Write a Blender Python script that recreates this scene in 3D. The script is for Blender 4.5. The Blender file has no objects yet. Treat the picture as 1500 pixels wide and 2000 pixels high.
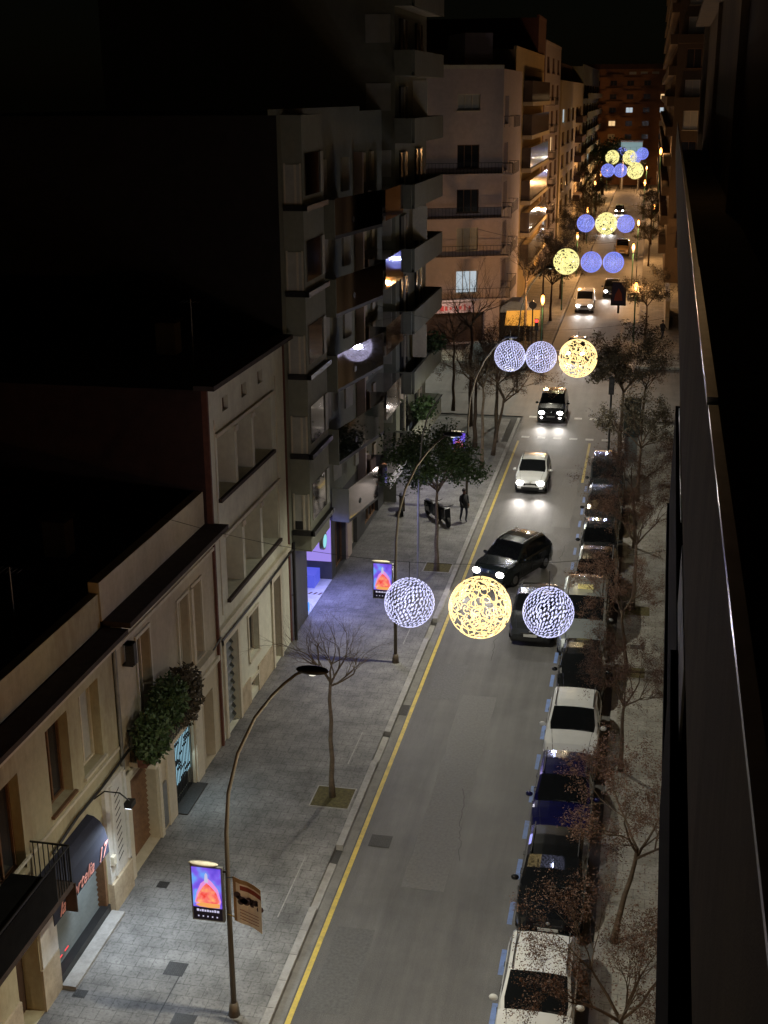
import bpy, math, random
from mathutils import Vector, Matrix
R = math.radians; PI = math.pi
sc = bpy.context.scene; COL = sc.collection

# ------------------------------------------------------------------ camera
EYE = 20.5
def _n(v): return v.normalized()
_dn = _n(Vector((50., -7700., -2500.))); _up = -_dn
_fy = Vector((530., 815., -2500.)); _fy = _n(_fy - _fy.dot(_up) * _up)
_rx = _fy.cross(_up)
RW = Matrix((_rx, _fy, _up))            # camera vector -> world vector
cam = bpy.data.cameras.new('camera'); co = bpy.data.objects.new('camera', cam); COL.objects.link(co)
co.matrix_world = Matrix.Translation((0, 0, EYE)) @ RW.to_4x4()
cam.sensor_fit = 'VERTICAL'; cam.sensor_height = 36; cam.lens = 36 * 2500 / 2000
cam.clip_start = 0.05; cam.clip_end = 4000
sc.camera = co

# ------------------------------------------------------------------ night sky
w = bpy.data.worlds.new('World'); sc.world = w; w.use_nodes = True
nt = w.node_tree; bg = nt.nodes['Background']
sky = nt.nodes.new('ShaderNodeTexSky'); sky.sky_type = 'NISHITA'; sky.sun_disc = False
sky.sun_elevation = R(8); sky.sun_rotation = R(200)
nt.links.new(sky.outputs[0], bg.inputs[0]); bg.inputs[1].default_value = 0.0003
sc.view_settings.view_transform = 'Standard'; sc.view_settings.look = 'None'
sc.view_settings.exposure = 0; sc.view_settings.gamma = 1
try:
    sc.cycles.use_light_tree = True; sc.cycles.max_bounces = 5; sc.cycles.diffuse_bounces = 3
    sc.cycles.glossy_bounces = 3; sc.cycles.sample_clamp_indirect = 3; sc.cycles.caustics_reflective = False
    sc.cycles.caustics_refractive = False
except Exception: pass

# ------------------------------------------------------------------ materials
def lin(c): return tuple(((x / 255) / 12.92 if x / 255 <= .04045 else ((x / 255 + .055) / 1.055) ** 2.4) for x in c)
def mat(name, col, rough=.7, var=.15, scale=3., metal=0., bump=0., spec=.5, coat=0.):
    m = bpy.data.materials.new(name); m.use_nodes = True; t = m.node_tree; b = t.nodes['Principled BSDF']
    b.inputs['Roughness'].default_value = rough; b.inputs['Metallic'].default_value = metal
    b.inputs['Specular IOR Level'].default_value = spec
    b.inputs['Coat Weight'].default_value = coat; b.inputs['Coat Roughness'].default_value = .05
    tc = t.nodes.new('ShaderNodeTexCoord'); n = t.nodes.new('ShaderNodeTexNoise')
    n.inputs['Scale'].default_value = scale; n.inputs['Detail'].default_value = 8; n.inputs['Roughness'].default_value = .65
    t.links.new(tc.outputs['Object'], n.inputs['Vector'])
    r = t.nodes.new('ShaderNodeValToRGB')
    r.color_ramp.elements[0].position = .3; r.color_ramp.elements[1].position = .7
    r.color_ramp.elements[0].color = tuple(max(0, x * (1 - var)) for x in col[:3]) + (1,)
    r.color_ramp.elements[1].color = tuple(min(1, x * (1 + var)) for x in col[:3]) + (1,)
    t.links.new(n.outputs[0], r.inputs[0]); t.links.new(r.outputs[0], b.inputs['Base Color'])
    if bump:
        n2 = t.nodes.new('ShaderNodeTexNoise'); n2.inputs['Scale'].default_value = scale * 12; n2.inputs['Detail'].default_value = 5
        t.links.new(tc.outputs['Object'], n2.inputs['Vector'])
        bp = t.nodes.new('ShaderNodeBump'); bp.inputs['Strength'].default_value = bump; bp.inputs['Distance'].default_value = .02
        t.links.new(n2.outputs[0], bp.inputs['Height']); t.links.new(bp.outputs[0], b.inputs['Normal'])
    return m
def emit(name, col, strength, sample='NONE', base=(.02, .02, .02)):
    m = bpy.data.materials.new(name); m.use_nodes = True; b = m.node_tree.nodes['Principled BSDF']
    b.inputs['Base Color'].default_value = base + (1,)
    b.inputs['Emission Color'].default_value = tuple(col) + (1,); b.inputs['Emission Strength'].default_value = strength
    try: m.cycles.emission_sampling = sample
    except Exception: pass
    return m
def stained(name, col, dirt, scale=1.2, rough=.8, streak=False, amt=.6):
    """plaster / stone with grime patches (and vertical streaks)"""
    m = mat(name, col, rough, .1, scale * 6, bump=.35); t = m.node_tree; b = t.nodes['Principled BSDF']
    old = b.inputs['Base Color'].links[0].from_socket
    tc = t.nodes.new('ShaderNodeTexCoord'); mp = t.nodes.new('ShaderNodeMapping')
    mp.inputs['Scale'].default_value = (scale, scale, scale * (.25 if streak else 1))
    n = t.nodes.new('ShaderNodeTexNoise'); n.inputs['Scale'].default_value = 1.; n.inputs['Detail'].default_value = 10; n.inputs['Roughness'].default_value = .7
    t.links.new(tc.outputs['Object'], mp.inputs[0]); t.links.new(mp.outputs[0], n.inputs['Vector'])
    r = t.nodes.new('ShaderNodeValToRGB'); r.color_ramp.elements[0].position = .45; r.color_ramp.elements[1].position = .72
    r.color_ramp.elements[0].color = (0, 0, 0, 1); r.color_ramp.elements[1].color = (amt, amt, amt, 1)
    t.links.new(n.outputs[0], r.inputs[0])
    mx = t.nodes.new('ShaderNodeMixRGB'); mx.inputs[2].default_value = tuple(dirt) + (1,)
    t.links.new(r.outputs[0], mx.inputs[0]); t.links.new(old, mx.inputs[1]); t.links.new(mx.outputs[0], b.inputs['Base Color'])
    return m
def paving(name, c1, c2, mortar, bw, bh, stain, rot=0.):
    m = bpy.data.materials.new(name); m.use_nodes = True; t = m.node_tree; b = t.nodes['Principled BSDF']; b.inputs['Roughness'].default_value = .75
    tc = t.nodes.new('ShaderNodeTexCoord'); mp = t.nodes.new('ShaderNodeMapping'); mp.inputs['Rotation'].default_value = (0, 0, rot)
    t.links.new(tc.outputs['Object'], mp.inputs[0])
    br = t.nodes.new('ShaderNodeTexBrick'); br.inputs['Color1'].default_value = c1 + (1,); br.inputs['Color2'].default_value = c2 + (1,)
    br.inputs['Mortar'].default_value = mortar + (1,); br.inputs['Scale'].default_value = 1; br.inputs['Brick Width'].default_value = bw
    br.inputs['Row Height'].default_value = bh; br.inputs['Mortar Size'].default_value = .012; br.inputs['Mortar Smooth'].default_value = .3
    t.links.new(mp.outputs[0], br.inputs[0])
    n = t.nodes.new('ShaderNodeTexNoise'); n.inputs['Scale'].default_value = .9; n.inputs['Detail'].default_value = 12; n.inputs['Roughness'].default_value = .72
    t.links.new(tc.outputs['Object'], n.inputs['Vector'])
    r = t.nodes.new('ShaderNodeValToRGB'); r.color_ramp.elements[0].position = .36; r.color_ramp.elements[1].position = .66
    r.color_ramp.elements[0].color = (stain,) * 3 + (1,); r.color_ramp.elements[1].color = (1.12, 1.12, 1.12, 1)
    t.links.new(n.outputs[0], r.inputs[0])
    mx = t.nodes.new('ShaderNodeMixRGB'); mx.blend_type = 'MULTIPLY'; mx.inputs[0].default_value = 1
    t.links.new(br.outputs[0], mx.inputs[1]); t.links.new(r.outputs[0], mx.inputs[2])
    n3 = t.nodes.new('ShaderNodeTexNoise'); n3.inputs['Scale'].default_value = 14; n3.inputs['Detail'].default_value = 4
    t.links.new(tc.outputs['Object'], n3.inputs['Vector'])
    r3 = t.nodes.new('ShaderNodeValToRGB'); r3.color_ramp.elements[0].position = .3; r3.color_ramp.elements[1].position = .5
    r3.color_ramp.elements[0].color = (.6,) * 3 + (1,); r3.color_ramp.elements[1].color = (1, 1, 1, 1)
    t.links.new(n3.outputs[0], r3.inputs[0])
    mx2 = t.nodes.new('ShaderNodeMixRGB'); mx2.blend_type = 'MULTIPLY'; mx2.inputs[0].default_value = 1
    t.links.new(mx.outputs[0], mx2.inputs[1]); t.links.new(r3.outputs[0], mx2.inputs[2]); t.links.new(mx2.outputs[0], b.inputs['Base Color'])
    bp = t.nodes.new('ShaderNodeBump'); bp.inputs['Strength'].default_value = .4; bp.inputs['Distance'].default_value = .01
    t.links.new(n3.outputs[0], bp.inputs['Height']); t.links.new(bp.outputs[0], b.inputs['Normal'])
    return m
def asphalt():
    m = bpy.data.materials.new('asphalt'); m.use_nodes = True; t = m.node_tree; b = t.nodes['Principled BSDF']
    b.inputs['Roughness'].default_value = .62
    tc = t.nodes.new('ShaderNodeTexCoord')
    def noise(scl, det, sc3=(1, 1, 1)):
        mp = t.nodes.new('ShaderNodeMapping'); mp.inputs['Scale'].default_value = sc3
        n = t.nodes.new('ShaderNodeTexNoise'); n.inputs['Scale'].default_value = scl; n.inputs['Detail'].default_value = det; n.inputs['Roughness'].default_value = .65
        t.links.new(tc.outputs['Object'], mp.inputs[0]); t.links.new(mp.outputs[0], n.inputs['Vector']); return n.outputs[0]
    def ramp(s, p0, c0, p1, c1):
        r = t.nodes.new('ShaderNodeValToRGB'); r.color_ramp.elements[0].position = p0; r.color_ramp.elements[1].position = p1
        r.color_ramp.elements[0].color = c0 + (1,); r.color_ramp.elements[1].color = c1 + (1,); t.links.new(s, r.inputs[0]); return r.outputs[0]
    def mul(a, c):
        x = t.nodes.new('ShaderNodeMixRGB'); x.blend_type = 'MULTIPLY'; x.inputs[0].default_value = 1
        t.links.new(a, x.inputs[1]); t.links.new(c, x.inputs[2]); return x.outputs[0]
    a = ramp(noise(1., 8, (1.6, .12, 1)), .3, (.085, .083, .08), .7, (.15, .145, .138))   # tyre-worn lanes
    c = ramp(noise(.5, 10), .35, (.78, .78, .78), .65, (1.1, 1.1, 1.1))
    d = ramp(noise(40, 3), .3, (.6, .6, .6), .7, (1.25, 1.25, 1.25))
    t.links.new(mul(mul(a, c), d), b.inputs['Base Color'])
    bp = t.nodes.new('ShaderNodeBump'); bp.inputs['Strength'].default_value = .5; bp.inputs['Distance'].default_value = .008
    t.links.new(noise(60, 3), bp.inputs['Height']); t.links.new(bp.outputs[0], b.inputs['Normal'])
    return m
M = {}
M['asphalt'] = asphalt()
M['ground'] = mat('bare_ground', (.06, .058, .055), .9, .3, 1.)
M['pave_l'] = paving('grey_paving', (.245, .24, .228), (.22, .215, .205), (.15, .145, .135), .4, .4, .48)
M['pave_r'] = paving('tile_paving', (.30, .29, .25), (.36, .35, .31), (.2, .19, .17), .6, .4, .6)
M['kerb'] = stained('kerb_stone', (.34, .33, .31), (.12, .11, .1), 2.)
M['gutter'] = stained('gutter_stone', (.2, .195, .18), (.06, .055, .05), 2.)
M['yellow'] = stained('yellow_paint', (.62, .47, .09), (.25, .2, .1), 3., .6, amt=.8)
M['bluep'] = stained('blue_paint', (.16, .25, .52), (.1, .1, .1), 3., .6, amt=.7)
M['whitep'] = stained('white_paint', (.6, .6, .58), (.15, .15, .14), 3., .6, amt=.7)
M['iron'] = mat('cast_iron', (.06, .058, .055), .6, .3, 20, .6)
M['soil'] = mat('tree_pit_soil', (.10, .085, .03), .95, .5, 9, bump=.8)
M['plA'] = stained('ochre_plaster', (.46, .42, .27), (.24, .17, .09), .8, .85, True, .9)
M['plB'] = stained('cream_plaster', (.52, .46, .33), (.3, .25, .16), .8, .85, True, .5)
M['plC'] = stained('pale_plaster', (.66, .66, .53), (.38, .35, .27), .6, .85, True, .5)
M['trim'] = stained('cream_trim', (.62, .57, .44), (.4, .35, .25), 1.5, .8, True, .5)
M['stone'] = stained('stone_base', (.5, .42, .29), (.22, .17, .11), 1.6, .85, False, .8)
M['white_plaster'] = stained('white_plaster', (.66, .65, .6), (.4, .38, .32), 1.6, .8, True, .5)
M['brickred'] = mat('red_brown_brick', (.12, .045, .028), .9, .3, 4)
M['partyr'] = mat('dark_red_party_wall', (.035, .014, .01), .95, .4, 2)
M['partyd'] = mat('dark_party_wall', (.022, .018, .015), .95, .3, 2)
M['tile'] = mat('roof_tile', (.05, .035, .028), .95, .3, 5, bump=.5)
M['rooff'] = mat('flat_roof', (.05, .05, .05), .95, .3, 1)
M['wood'] = mat('brown_wood', (.16, .085, .04), .6, .3, 6)
M['brownwood'] = mat('dark_wood', (.07, .04, .025), .6, .3, 6)
M['metal'] = mat('grey_metal', (.30, .30, .29), .4, .2, 4, .7)
M['shutter'] = mat('grey_shutter', (.12, .135, .13), .5, .15, 3, .2)
M['pshutter'] = mat('pale_shutter', (.42, .42, .36), .7, .12, 3)
M['polem'] = stained('lamp_post_paint', (.10, .085, .06), (.12, .07, .04), 3., .45, True, .7)
M['blk'] = mat('black_metal', (.02, .02, .02), .45, .2, 5, .3)
M['matblk'] = mat('matte_black', (.008, .008, .008), .95, .3, 3, spec=.05)
M['glassd'] = mat('dark_glass', (.015, .016, .018), .06, .2, 1, 0, spec=.8)
M['glassw'] = mat('window_glass', (.03, .03, .032), .12, .3, 1, 0, spec=.6)
M['greyD'] = stained('grey_render', (.25, .26, .20), (.17, .17, .13), .7, .85, True, .4)
M['darkD'] = mat('dark_cladding', (.06, .06, .06), .6, .2, 2)
M['navy'] = mat('navy_canvas', (.012, .014, .03), .8, .2, 5)
M['pink'] = stained('pink_render', (.55, .45, .41), (.4, .32, .29), .4, .85, True, .4)
M['cream'] = stained('warm_cream_render', (.5, .42, .28), (.33, .26, .17), .4, .85, True, .4)
M['ochre'] = stained('ochre_render', (.5, .36, .16), (.3, .22, .1), .4, .85, True, .4)
M['lilac'] = stained('pale_lilac_render', (.42, .36, .37), (.3, .26, .27), .4, .85, True, .4)
M['farb'] = mat('far_brick', (.24, .12, .055), .9, .25, .4)
M['fard'] = mat('far_dark', (.07, .035, .02), .9, .3, .4)
M['ownw'] = stained('brown_facade_render', (.23, .15, .075), (.12, .08, .045), .8, .9, True, .7)
M['r1w'] = stained('dark_brown_render', (.085, .058, .035), (.05, .035, .02), .6, .9, True, .6)
M['ownp'] = stained('parapet_render', (.22, .18, .12), (.13, .10, .065), 1.5, .9, True, .8)
M['cap'] = mat('aluminium_cap', (.5, .5, .5), .3, .2, 6, .8)
M['leafbr'] = mat('brown_leaf', (.12, .06, .036), .7, .5, 4)
M['leafgr'] = mat('green_leaf', (.05, .085, .028), .6, .5, 4)
M['leafol'] = mat('olive_leaf', (.06, .048, .027), .65, .5, 4)
M['leafdk'] = mat('dark_green_leaf', (.035, .07, .02), .6, .5, 4)
M['bark'] = mat('bark', (.14, .105, .07), .9, .4, 8, bump=.6)
M['bark2'] = mat('dark_bark', (.10, .07, .045), .9, .4, 8, bump=.6)
M['tyre'] = mat('tyre_rubber', (.015, .015, .015), .8, .2, 5)
M['rim'] = mat('alloy', (.4, .4, .42), .3, .1, 5, .9)
M['plastic'] = mat('black_plastic', (.02, .02, .02), .5, .2, 5)
M['carglass'] = mat('car_glass', (.008, .009, .01), .04, .1, 1, 0, spec=.7)
M['lampglass'] = mat('headlamp_glass', (.5, .5, .5), .08, .2, 8, .5)
M['tail'] = mat('tail_lamp_red', (.25, .01, .01), .2, .2, 8)
M['plate'] = mat('white_plate', (.6, .6, .58), .5, .1, 20)
def paint(n, c, metal=.3): return mat(n, c, .22, .06, 2, metal, spec=.3, coat=.6)
M['pw'] = paint('white_car_paint', (.62, .63, .62), 0); M['pk'] = paint('black_car_paint', (.008, .009, .01))
M['pb'] = paint('blue_car_paint', (.006, .007, .065)); M['ps'] = paint('silver_car_paint', (.33, .36, .37), .5)
M['pg'] = paint('dark_grey_car_paint', (.03, .033, .036)); M['pd'] = paint('dark_green_car_paint', (.02, .026, .026))
M['po'] = paint('beige_car_paint', (.4, .28, .14), 0)
M['coatd'] = mat('dark_cloth', (.02, .02, .022), .9, .3, 8); M['skin'] = mat('skin', (.35, .2, .14), .6, .1, 8)
M['hairm'] = mat('dark_hair', (.02, .013, .01), .7, .3, 20); M['jeans'] = mat('dark_trousers', (.03, .035, .05), .9, .2, 8)
M['head_on'] = emit('headlamp_lit', (1, .93, .88), 26)
M['ledw'] = emit('cool_led', lin((205, 205, 250)), 1.5)
M['ledw2'] = emit('cool_led_dim', lin((120, 130, 235)), 1.3)
M['ledb'] = emit('blue_led_far', lin((128, 142, 250)), 1.3)
M['ledy'] = emit('warm_rope', lin((255, 220, 145)), 1.8)
M['ledyf'] = emit('warm_rope_far', lin((246, 236, 150)), 1.15)
M['sodium'] = emit('sodium_lamp', (1, .36, .06), 9)
M['lit_w'] = emit('lit_window_white', lin((200, 215, 225)), .75)
M['lit_warm'] = emit('lit_window_warm', lin((255, 210, 150)), .9)
M['lit_cyan'] = emit('lit_window_cyan', lin((165, 215, 235)), 1.)
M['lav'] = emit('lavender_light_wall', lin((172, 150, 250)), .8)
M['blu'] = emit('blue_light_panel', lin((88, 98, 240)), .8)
M['blu2'] = emit('bright_blue_light', lin((60, 130, 255)), 1.6)
M['red_on'] = emit('red_signal', (1, .02, .02), 8)
M['red_led'] = emit('red_led', (1, .05, .06), 1.2)
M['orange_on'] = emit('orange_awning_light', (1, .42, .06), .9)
M['lampflat'] = mat('lamp_diffuser', (.5, .5, .48), .4, .1, 5)

# ------------------------------------------------------------------ object helpers
def tag(o, label=None, cat=None, group=None, kind=None):
    if label: o['label'] = label
    if cat: o['category'] = cat
    if group: o['group'] = group
    if kind: o['kind'] = kind
    return o
def thing(name, label, cat, loc=(0, 0, 0), rz=0, group=None):
    o = bpy.data.objects.new(name, None); COL.objects.link(o); o.location = loc; o.rotation_euler = (0, 0, rz)
    o.empty_display_size = .3
    return tag(o, label, cat, group)
class MB:
    def __init__(s): s.v = []; s.f = []
    def add(s, vs, fs):
        k = len(s.v); s.v += [tuple(v) for v in vs]; s.f += [tuple(i + k for i in f) for f in fs]; return s
    def box(s, x0, x1, y0, y1, z0, z1):
        return s.add([(x0, y0, z0), (x1, y0, z0), (x1, y1, z0), (x0, y1, z0), (x0, y0, z1), (x1, y0, z1), (x1, y1, z1), (x0, y1, z1)],
                     [(0, 3, 2, 1), (4, 5, 6, 7), (0, 1, 5, 4), (1, 2, 6, 5), (2, 3, 7, 6), (3, 0, 4, 7)])
    def quad(s, a, b, c, d): return s.add([a, b, c, d], [(0, 1, 2, 3)])
    def tube(s, pts, rad, n=8, cap=True, closed=False):
        pts = [Vector(p) for p in pts]; m = len(pts)
        if not hasattr(rad, '__len__'): rad = [rad] * m
        vs = []; ref = None
        for i, p in enumerate(pts):
            if closed: d = pts[(i + 1) % m] - pts[i - 1]
            else: d = pts[min(i + 1, m - 1)] - pts[max(i - 1, 0)]
            if d.length < 1e-9: d = Vector((0, 0, 1))
            d.normalize()
            if ref is None: ref = Vector((1, 0, 0)) if abs(d.x) < .8 else Vector((0, 1, 0))
            a = (ref - ref.dot(d) * d)
            if a.length < 1e-4: a = d.orthogonal()
            a.normalize(); ref = a; b = d.cross(a)
            for k in range(n):
                t = 2 * PI * k / n; vs.append(p + rad[i] * (math.cos(t) * a + math.sin(t) * b))
        fs = []
        for i in range(m if closed else m - 1):
            j = (i + 1) % m
            for k in range(n):
                l = (k + 1) % n; fs.append((i * n + k, i * n + l, j * n + l, j * n + k))
        if cap and not closed: fs += [tuple(range(n))[::-1], tuple((m - 1) * n + k for k in range(n))]
        return s.add(vs, fs)
    def cyl(s, c, r, h, n=16, axis=2, r2=None):
        c = Vector(c); d = Vector((0, 0, 0)); d[axis] = h
        return s.tube([c, c + d], [r, r if r2 is None else r2], n)
    def ell(s, c, rx, ry, rz, n=12, m=8):
        vs = [(c[0], c[1], c[2] - rz)]
        for i in range(1, m):
            t = -PI / 2 + PI * i / m
            for k in range(n): a = 2 * PI * k / n; vs.append((c[0] + rx * math.cos(t) * math.cos(a), c[1] + ry * math.cos(t) * math.sin(a), c[2] + rz * math.sin(t)))
        vs.append((c[0], c[1], c[2] + rz)); fs = []
        for k in range(n): fs.append((0, 1 + (k + 1) % n, 1 + k))
        for i in range(m - 2):
            for k in range(n): l = (k + 1) % n; fs.append((1 + i * n + k, 1 + i * n + l, 1 + (i + 1) * n + l, 1 + (i + 1) * n + k))
        e = len(vs) - 1; b = 1 + (m - 2) * n
        for k in range(n): fs.append((b + k, b + (k + 1) % n, e))
        return s.add(vs, fs)
    def prism(s, poly, u, v, wv, o=(0, 0, 0)):
        """polygon (list of 2d) in plane u,v extruded along wv"""
        o = Vector(o); u = Vector(u); v = Vector(v); wv = Vector(wv); n = len(poly)
        vs = [o + a * u + b * v for a, b in poly] + [o + a * u + b * v + wv for a, b in poly]
        return s.add(vs, [tuple(range(n)), tuple(range(2 * n - 1, n - 1, -1))] + [(i, i + n, (i + 1) % n + n, (i + 1) % n) for i in range(n)])
    def build(s, name, m, parent=None, smooth=False, bevel=0, local=False, **kw):
        me = bpy.data.meshes.new(name); off = Vector((0, 0, 0))
        if parent is not None and not local:
            p = parent
            while p is not None: off += p.location; p = p.parent
        me.from_pydata([tuple(Vector(v) - off) for v in s.v], [], s.f); me.materials.append(m); me.update()
        if smooth:
            for p in me.polygons: p.use_smooth = True
        o = bpy.data.objects.new(name, me); COL.objects.link(o); o.parent = parent
        if bevel:
            b = o.modifiers.new('bevel', 'BEVEL'); b.width = bevel; b.segments = 2; b.limit_method = 'ANGLE'
        if kw: tag(o, **kw)
        return o
def struct(name, mb, m): return mb.build(name, m, kind='structure')
def copy_tree(o, parent=None):
    c = o.copy(); COL.objects.link(c)
    if parent is not None: c.parent = parent
    for ch in list(o.children): copy_tree(ch, c)
    return c
def put(proto, used, loc, rz=0, s=1., label=None, group=None):
    o = proto if not used[0] else copy_tree(proto)
    used[0] = True
    o.location = loc; o.rotation_euler = (0, 0, rz); o.scale = (s, s, s)
    if label: o['label'] = label
    if group: o['group'] = group
    return o
def lamp(kind, loc, energy, col, radius=.15, parent=None, target=None, size=None, blend=.6, name='lamp_light'):
    l = bpy.data.lights.new(name, kind); l.energy = energy; l.color = col
    if kind in ('POINT', 'SPOT'): l.shadow_soft_size = radius
    if kind == 'SPOT': l.spot_size = size; l.spot_blend = blend
    if kind == 'AREA': l.shape = 'RECTANGLE'; l.size, l.size_y = size
    o = bpy.data.objects.new(name, l); COL.objects.link(o); o.location = loc
    if target is not None:
        o.rotation_euler = (Vector(target) - Vector(loc)).to_track_quat('-Z', 'Y').to_euler()
    if parent is not None: o.parent = parent
    return o
def text_mesh(body, size, ext, name, m, parent, origin, u, v, shear=0.):
    """text laid in plane u (right), v (up) at origin (relative to parent)"""
    c = bpy.data.curves.new('t', 'FONT'); c.body = body; c.size = size; c.extrude = ext; c.shear = shear
    c.resolution_u = 2; o = bpy.data.objects.new('t', c); COL.objects.link(o)
    dg = bpy.context.evaluated_depsgraph_get(); dg.update(); me = bpy.data.meshes.new_from_object(o.evaluated_get(dg))
    bpy.data.objects.remove(o); u = Vector(u).normalized(); v = Vector(v).normalized(); n = u.cross(v)
    me.transform(Matrix((( u.x, v.x, n.x, origin[0]), (u.y, v.y, n.y, origin[1]), (u.z, v.z, n.z, origin[2]), (0, 0, 0, 1))))
    me.materials.clear(); me.materials.append(m); r = bpy.data.objects.new(name, me); COL.objects.link(r); r.parent = parent
    return r

class Fac:
    """vertical facade plane; u along the wall, n outwards"""
    def __init__(s, root, o, u, n): s.r = root; s.o = Vector(o); s.u = Vector(u).normalized(); s.n = Vector(n).normalized()
    def p(s, u, z, w=0.): q = s.o + u * s.u + w * s.n; return Vector((q.x, q.y, q.z + z))
    def bx(s, mb, u0, u1, z0, z1, w0, w1):
        a = [s.p(u0, z0, w0), s.p(u1, z0, w0), s.p(u1, z0, w1), s.p(u0, z0, w1), s.p(u0, z1, w0), s.p(u1, z1, w0), s.p(u1, z1, w1), s.p(u0, z1, w1)]
        return mb.add(a, [(0, 3, 2, 1), (4, 5, 6, 7), (0, 1, 5, 4), (1, 2, 6, 5), (2, 3, 7, 6), (3, 0, 4, 7)])
    def wall(s, u0, u1, z0, z1, ops, m, d=.22, name='wall'):
        us = sorted({u0, u1, *[o[0] for o in ops], *[o[1] for o in ops]}); zs = sorted({z0, z1, *[o[2] for o in ops], *[o[3] for o in ops]})
        us = [x for x in us if u0 <= x <= u1]; zs = [x for x in zs if z0 <= x <= z1]
        mb = MB()
        for i in range(len(us) - 1):
            for j in range(len(zs) - 1):
                cu = (us[i] + us[i + 1]) / 2; cz = (zs[j] + zs[j + 1]) / 2
                if any(o[0] < cu < o[1] and o[2] < cz < o[3] for o in ops): continue
                mb.quad(s.p(us[i], zs[j]), s.p(us[i + 1], zs[j]), s.p(us[i + 1], zs[j + 1]), s.p(us[i], zs[j + 1]))
        for o in ops:
            a, b, c, e = o[:4]; dd = o[4] if len(o) > 4 else d
            for q in (((a, c), (a, e)), ((b, e), (b, c)), ((a, e), (b, e)), ((b, c), (a, c))):
                (x0, y0), (x1, y1) = q
                mb.quad(s.p(x0, y0), s.p(x1, y1), s.p(x1, y1, -dd), s.p(x0, y0, -dd))
        return mb.build(name, m, s.r)
    def window(s, u0, u1, z0, z1, kind='glass', d=.22, sill=True, surround=None, bars=1, label=None):
        fm = {'glass': 'wood', 'pale': 'trim', 'lit': 'trim'}.get(kind, 'wood')
        f = MB(); t = .06
        s.bx(f, u0, u0 + t, z0, z1, -d, -d + .06); s.bx(f, u1 - t, u1, z0, z1, -d, -d + .06)
        s.bx(f, u0 + t, u1 - t, z0, z0 + t, -d, -d + .06); s.bx(f, u0 + t, u1 - t, z1 - t, z1, -d, -d + .06)
        for k in range(bars):
            c = u0 + (u1 - u0) * (k + 1) / (bars + 1); s.bx(f, c - t / 2, c + t / 2, z0 + t, z1 - t, -d, -d + .055)
        if surround:
            g = .1
            s.bx(f, u0 - g, u1 + g, z1, z1 + g, 0.003, .05); s.bx(f, u0 - g, u0, z0, z1, .003, .045); s.bx(f, u1, u1 + g, z0, z1, .003, .045)
        if sill: s.bx(f, u0 - .08, u1 + .08, z0 - .07, z0 - .003, .002, .09)
        fo = f.build('window', M[surround or fm], s.r)
        if label: fo['label'] = label
        g = MB(); s.bx(g, u0, u1, z0, z1, -d - .03, -d - .004)
        pm = {'glass': 'glassw', 'lit': 'lit_w', 'warm': 'lit_warm', 'cyan': 'lit_cyan', 'pale': 'pshutter', 'shutter': 'shutter'}[kind]
        g.build('pane' if kind in ('glass', 'lit', 'warm', 'cyan') else 'blind', M[pm], fo)
        return fo
    def slats(s, u0, u1, z0, z1, name, m, d=.22, step=.09):
        g = MB(); z = z0
        while z < z1 - 1e-3:
            zz = min(z + step, z1); ms = (z + zz) / 2
            g.quad(s.p(u0, z, -d), s.p(u1, z, -d), s.p(u1, ms, -d + step * .35), s.p(u0, ms, -d + step * .35))
            g.quad(s.p(u0, ms, -d + step * .35), s.p(u1, ms, -d + step * .35), s.p(u1, zz, -d), s.p(u0, zz, -d)); z = zz
        return g.build(name, m, s.r)
    def part(s, name, m, *boxes, **kw):
        o = None
        for b in boxes:
            g = MB(); s.bx(g, *b); o = g.build(name, M[m] if isinstance(m, str) else m, s.r, **kw)
        return o
    def railing(s, u0, u1, z, h, w, name='railing', solid=False, m='blk', step=.12, par=None):
        g = MB(); t = .02
        s.bx(g, u0, u1, z + h - .04, z + h, w - .03, w); s.bx(g, u0, u0 + .03, z + h - .04, z + h, 0, w - .03); s.bx(g, u1 - .03, u1, z + h - .04, z + h, 0, w - .03)
        if solid:
            s.bx(g, u0, u1, z, z + h - .04, w - .02, w - .005); s.bx(g, u0, u0 + .015, z, z + h - .04, 0, w - .02); s.bx(g, u1 - .015, u1, z, z + h - .04, 0, w - .02)
        else:
            k = u0
            while k < u1: s.bx(g, k, k + t, z, z + h - .04, w - .025, w - .005); k += step
            k = .05
            while k < w: s.bx(g, u0, u0 + t, z, z + h - .04, k, k + t); s.bx(g, u1 - t, u1, z, z + h - .04, k, k + t); k += step
        return g.build(name, M[m], par or s.r)

# ================================================================== SETTING
BX = -12.85                       # left building line
g = MB(); g.quad((-600, -200, -.06), (600, -200, -.06), (600, 1500, -.06), (-600, 1500, -.06)); struct('ground', g, M['ground'])
g = MB(); g.quad((-7.5, -30, 0), (-.35, -30, 0), (-.35, 600, 0), (-7.5, 600, 0)); struct('road', g, M['asphalt'])
g = MB(); g.quad((-60, 84, -.002), (-7.5, 84, -.002), (-7.5, 100, -.002), (-60, 100, -.002)); g.quad((-.35, 84, -.002), (40, 84, -.002), (40, 100, -.002), (-.35, 100, -.002))
struct('side_road', g, M['asphalt'])
KH = .13
g = MB()
g.box(-13.4, -7.78, -30, 76.6, -.05, KH); g.box(-13.9, -8.2, 76.6, 82.6, -.05, KH); g.box(-60, -13.9, 72.5, 82.6, -.05, KH); struct('pavement_left', g, M['pave_l'])
g = MB(); g.box(-.12, 4.2, -30, 82.6, -.05, KH); g.box(4.2, 40, 76.6, 82.6, -.05, KH); struct('pavement_right', g, M['pave_r'])
g = MB(); g.box(-14.6, -7.78, 101.5, 600, -.05, KH); g.box(-60, -14.6, 101.5, 106, -.05, KH); struct('pavement_left', g, M['pave_r'])
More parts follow.
